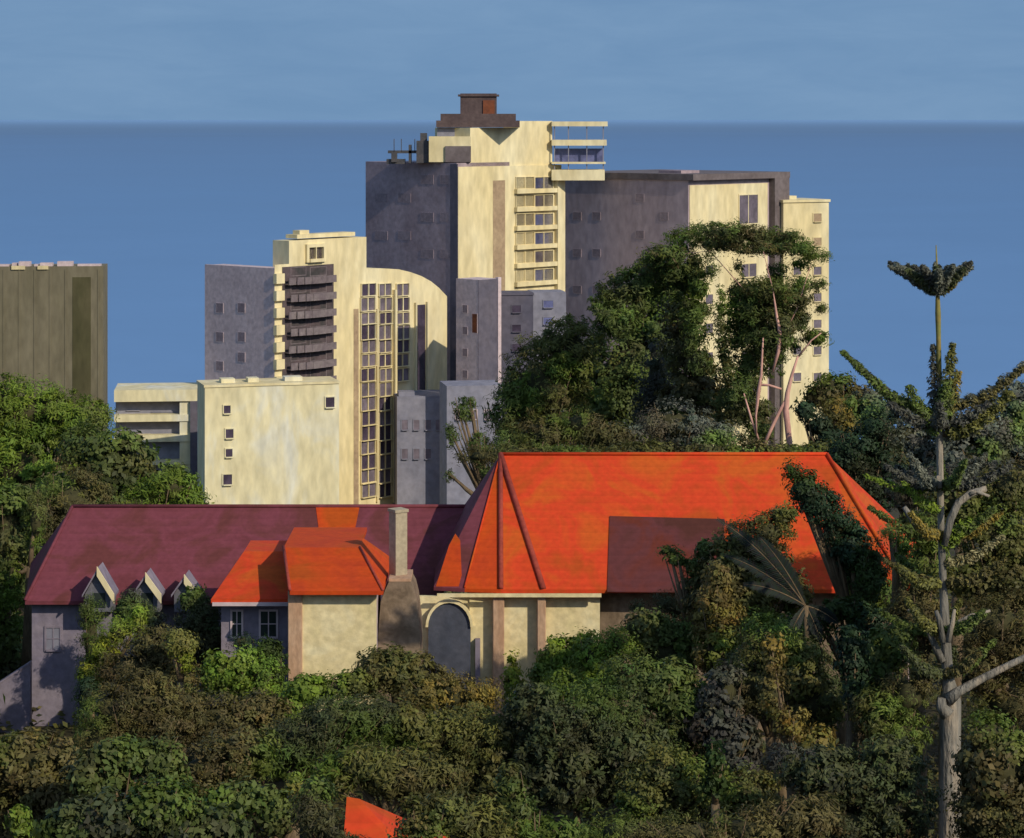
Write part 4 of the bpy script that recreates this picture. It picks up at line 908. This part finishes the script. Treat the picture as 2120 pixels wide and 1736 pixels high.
# ------------------------------------------------------------------ tiered pine on the right
D=90
T=empty('norfolk_pine',Vector((px(1966,D),D,ground(D)-.3)),'tall tiered pine with pale trunk and bowl shaped top tier against the sea','tree')
mb=MB(); tp=[(1966,2000,26),(1967,1736,24),(1966,1560,23),(1968,1450,22),(1962,1400,12),(1957,1300,10),(1952,1200,8),(1948,1080,7),(1946,960,7),(1945,880,6.5),(1944,780,5)]
limb(mb,tp,D); 
def br(pts,D): limb(mb,pts,D)
br([(1962,1450,14),(1985,1432,10),(2040,1402,8),(2100,1372,7),(2190,1330,6)],89.6)
br([(1962,1480,16),(1948,1462,12),(1950,1445,9)],89.5)
br([(1955,1130,7),(1968,1075,8),(1985,1040,8),(2010,1022,8),(2042,1012,6)],89.3)
br([(2008,1024,5),(2022,1018,4),(2048,1028,3)],89.2)
br([(1952,1330,7),(1945,1285,6),(1938,1265,4)],89.4); br([(1962,1330,7),(1972,1290,5),(1976,1262,3)],89.4)
br([(1950,1370,9),(1915,1290,5),(1880,1262,3)],89.8); br([(1963,1300,5),(2010,1275,4),(2050,1265,3)],89.8)
br([(1945,1010,7),(1943,985,6)],89.2); br([(1900,1095,7),(1885,1070,7),(1872,1050,5)],88.9); 
TM=mb
mb=MB(); limb(mb,[(1944,790,6),(1943,700,5),(1942,650,6),(1941,605,4),(1940,560,2.5),(1938,508,1)],D); mb.build('leader',M['goldbark'],T,smooth=True)
V=[];C=[]; RM=MB()
def tuft(a,b,r0,r1,cols,n,leaf=.12):
    """foliage sleeve along a branch"""
    a=np.array(a);b=np.array(b); f=RNG.random(n)
    q=a+(b-a)*f[:,None]; d=(b-a)/np.linalg.norm(b-a); r_=(r0+(r1-r0)*f)*(.55+.65*np.abs(np.sin(f*9+RNG.uniform(0,3))))
    o=RNG.normal(0,1,(n,3)); o-=(o@d)[:,None]*d; o/=np.linalg.norm(o,axis=1,keepdims=True); o*= (RNG.random((n,1))**.5)*r_[:,None]
    o[:,2]=o[:,2]*.8+r_*.15
    cc=1.75*np.array([cols[i] for i in RNG.integers(0,len(cols),n)])*RNG.uniform(.7,1.25,(n,1))
    v,c=leaves(q+o,o/ (r_[:,None]+1e-6)+d*.4+np.array([0,0,.3]),cc,leaf,.4,.35); V.append(v); C.append(c)
def branch(y0,xe,ye,dd,r0,r1,pal,n,x0=1945,sag=.12):
    a=P(x0,y0,D); e_=P(xe,ye,D+dd); m_=(a+e_)/2-Vector((0,0,sag*(e_-a).length))
    RM.tube([a,m_,e_],[.05,.035,.012],6)
    tuft(a.lerp(m_,.2),m_,r0*1.1,r0*1.3,PAL[pal],int(n*.65),.10); tuft(m_,e_,r0*1.3,r1*.6,PAL[pal],int(n*.65),.09)
# top bowl
for k in range(16):
    th=2*math.pi*k/16+.2; c_=math.cos(th); x=1926+88*c_; dd=-88*D/F*math.sin(th)
    yy=545+(5 if k%2 else -4)+(10*abs(math.sin(th)))
    branch(612,x,yy,dd,.17,.13,('greyd','dark','grey','grey')[k%4],750,x0=1941,sag=-.02)
for k in range(9):
    th=2*math.pi*k/9; branch(600,1932+45*math.cos(th),552,-45*D/F*math.sin(th),.2,.16,('grey','greyd','dark')[k%3],420,x0=1941,sag=0)
branch(606,1992,566,-.5,.11,.09,'gold',200,x0=1950)
branch(600,1935,545,-.4,.12,.12,'grey',300,x0=1941)
# second tier
branch(862,1742,728,-.3,.22,.17,'mid',1500); branch(866,1760,742,.3,.16,.14,'greyd',1000)
branch(850,2140,742,.2,.24,.26,'grey',1500); branch(850,2125,760,-.3,.18,.2,'brown',900)
branch(900,1880,800,-.5,.3,.25,'mid',900); branch(905,2095,815,-.4,.34,.4,'olive',1500); branch(905,2060,850,.4,.34,.36,'grey',1200)
branch(870,1932,715,.1,.24,.14,'greyd',900,x0=1940); branch(880,1972,712,-.3,.34,.2,'olive',1300,x0=1955); branch(880,1960,790,-.6,.34,.28,'mid',1100,x0=1950); branch(865,1985,770,-.1,.25,.22,'gold',500,x0=1960)
for k in range(5): 
    th=R(60*k+30); branch(880,1945+120*math.cos(th),835,-3*math.sin(th)+.5,.25,.2,'greyd',500)
# lower tiers
for (yy,ln,rise,pls) in ((1010,150,45,('greyd','mid','grey')),(1110,150,35,('olive','gold','mid')),(1210,150,40,('olive','brown','mid')),(1310,130,45,('mid','brown','olive')),(1400,120,50,('brown','dark','mid'))):
    for k in range(7):
        th=2*math.pi*k/7+yy*.01; dd=-ln*D/F*math.sin(th)
        if math.sin(th)>.93: continue          # bare towards us, the trunk shows
        branch(yy,1948+ln*math.cos(th)*(1 if k%2 else .8),yy-rise-(k%3)*12,dd,.2,.16,pls[k%3],900,x0=1950)
branch(1010,1790,985,-.3,.16,.12,'bright',500); branch(1060,1870,1000,-.6,.2,.14,'bright',600); branch(1130,2010,1075,-.6,.3,.22,'bright',700); branch(1170,2080,1110,-.5,.2,.2,'pale',500)
cr=leafmesh('crown',np.concatenate(V),np.concatenate(C),T); ka=len(TM.v); TM.v+=RM.v; TM.f+=[tuple(q+ka for q in f) for f in RM.f]; TM.m+=[1]*len(RM.f); TM.build('trunk',[M['palebark'],M['bark']],T,smooth=True)

# ------------------------------------------------------------------ undergrowth on the slope
n=60000; yy=RNG.uniform(38,138,n); xx=RNG.uniform(-1,1,n)*(yy*.26+3); zz=np.array([ground(q) for q in yy])
nz_=np.sin(xx*.9)+np.sin(yy*.7+xx*.4); hh=RNG.random(n)*(1.1+.5*nz_)
cen=np.stack([xx,yy,zz+np.clip(hh,0,3)-.2],1); pa=np.array(PAL['brown']+PAL['dark']+PAL['olive'])
v,c=leaves(cen,np.tile([0,-.3,1.],(n,1)),pa[RNG.integers(0,len(pa),n)]*RNG.uniform(.7,1.2,(n,1)),.2,.6)
o=leafmesh('undergrowth',v,c,None); tag(o,'dense dark undergrowth of mixed leaves covering the slope','undergrowth',kind='stuff')
n=26000; yy=RNG.uniform(140,330,n); xx=RNG.uniform(-1,1,n)*(yy*.26+3); zz=np.array([ground(q) for q in yy]); hh=RNG.random(n)*3
cen=np.stack([xx,yy,zz+hh-.2],1)
v,c=leaves(cen,np.tile([0,-.3,1.],(n,1)),pa[RNG.integers(0,len(pa),n)]*RNG.uniform(.7,1.2,(n,1)),.5,.6)
o=leafmesh('scrub',v,c,None); tag(o,'olive scrub covering the lower slope behind the red roofed house','scrub',kind='stuff')
# woodland continuing on both sides of the view
bl=[]; wr=random.Random(5)
for D in (62,74,86,98,112,128,146,168,195):
    for sgn in (-1,1):
        for k in range(4 if D>90 else 3):
            rr=D*.035+wr.uniform(.6,1.4); x=sgn*(D*.2125+rr+2.2+k*rr*1.5); z=ground(D)+rr*.75
            bl.append(((x,D+wr.uniform(-3,3),z),(rr*1.1,rr*1.1,rr*wr.uniform(.9,1.15))))
v,c=crown_data(bl[::2],PAL['mid'],.42,.8,.9,.25); v2,c2=crown_data(bl[1::2],PAL['brown'],.42,.8,.9,.25)
o=leafmesh('woodland',np.concatenate([v,v2]),np.concatenate([c,c2]),None); tag(o,'mixed olive and green woodland continuing past both sides of the houses','woodland',kind='stuff')
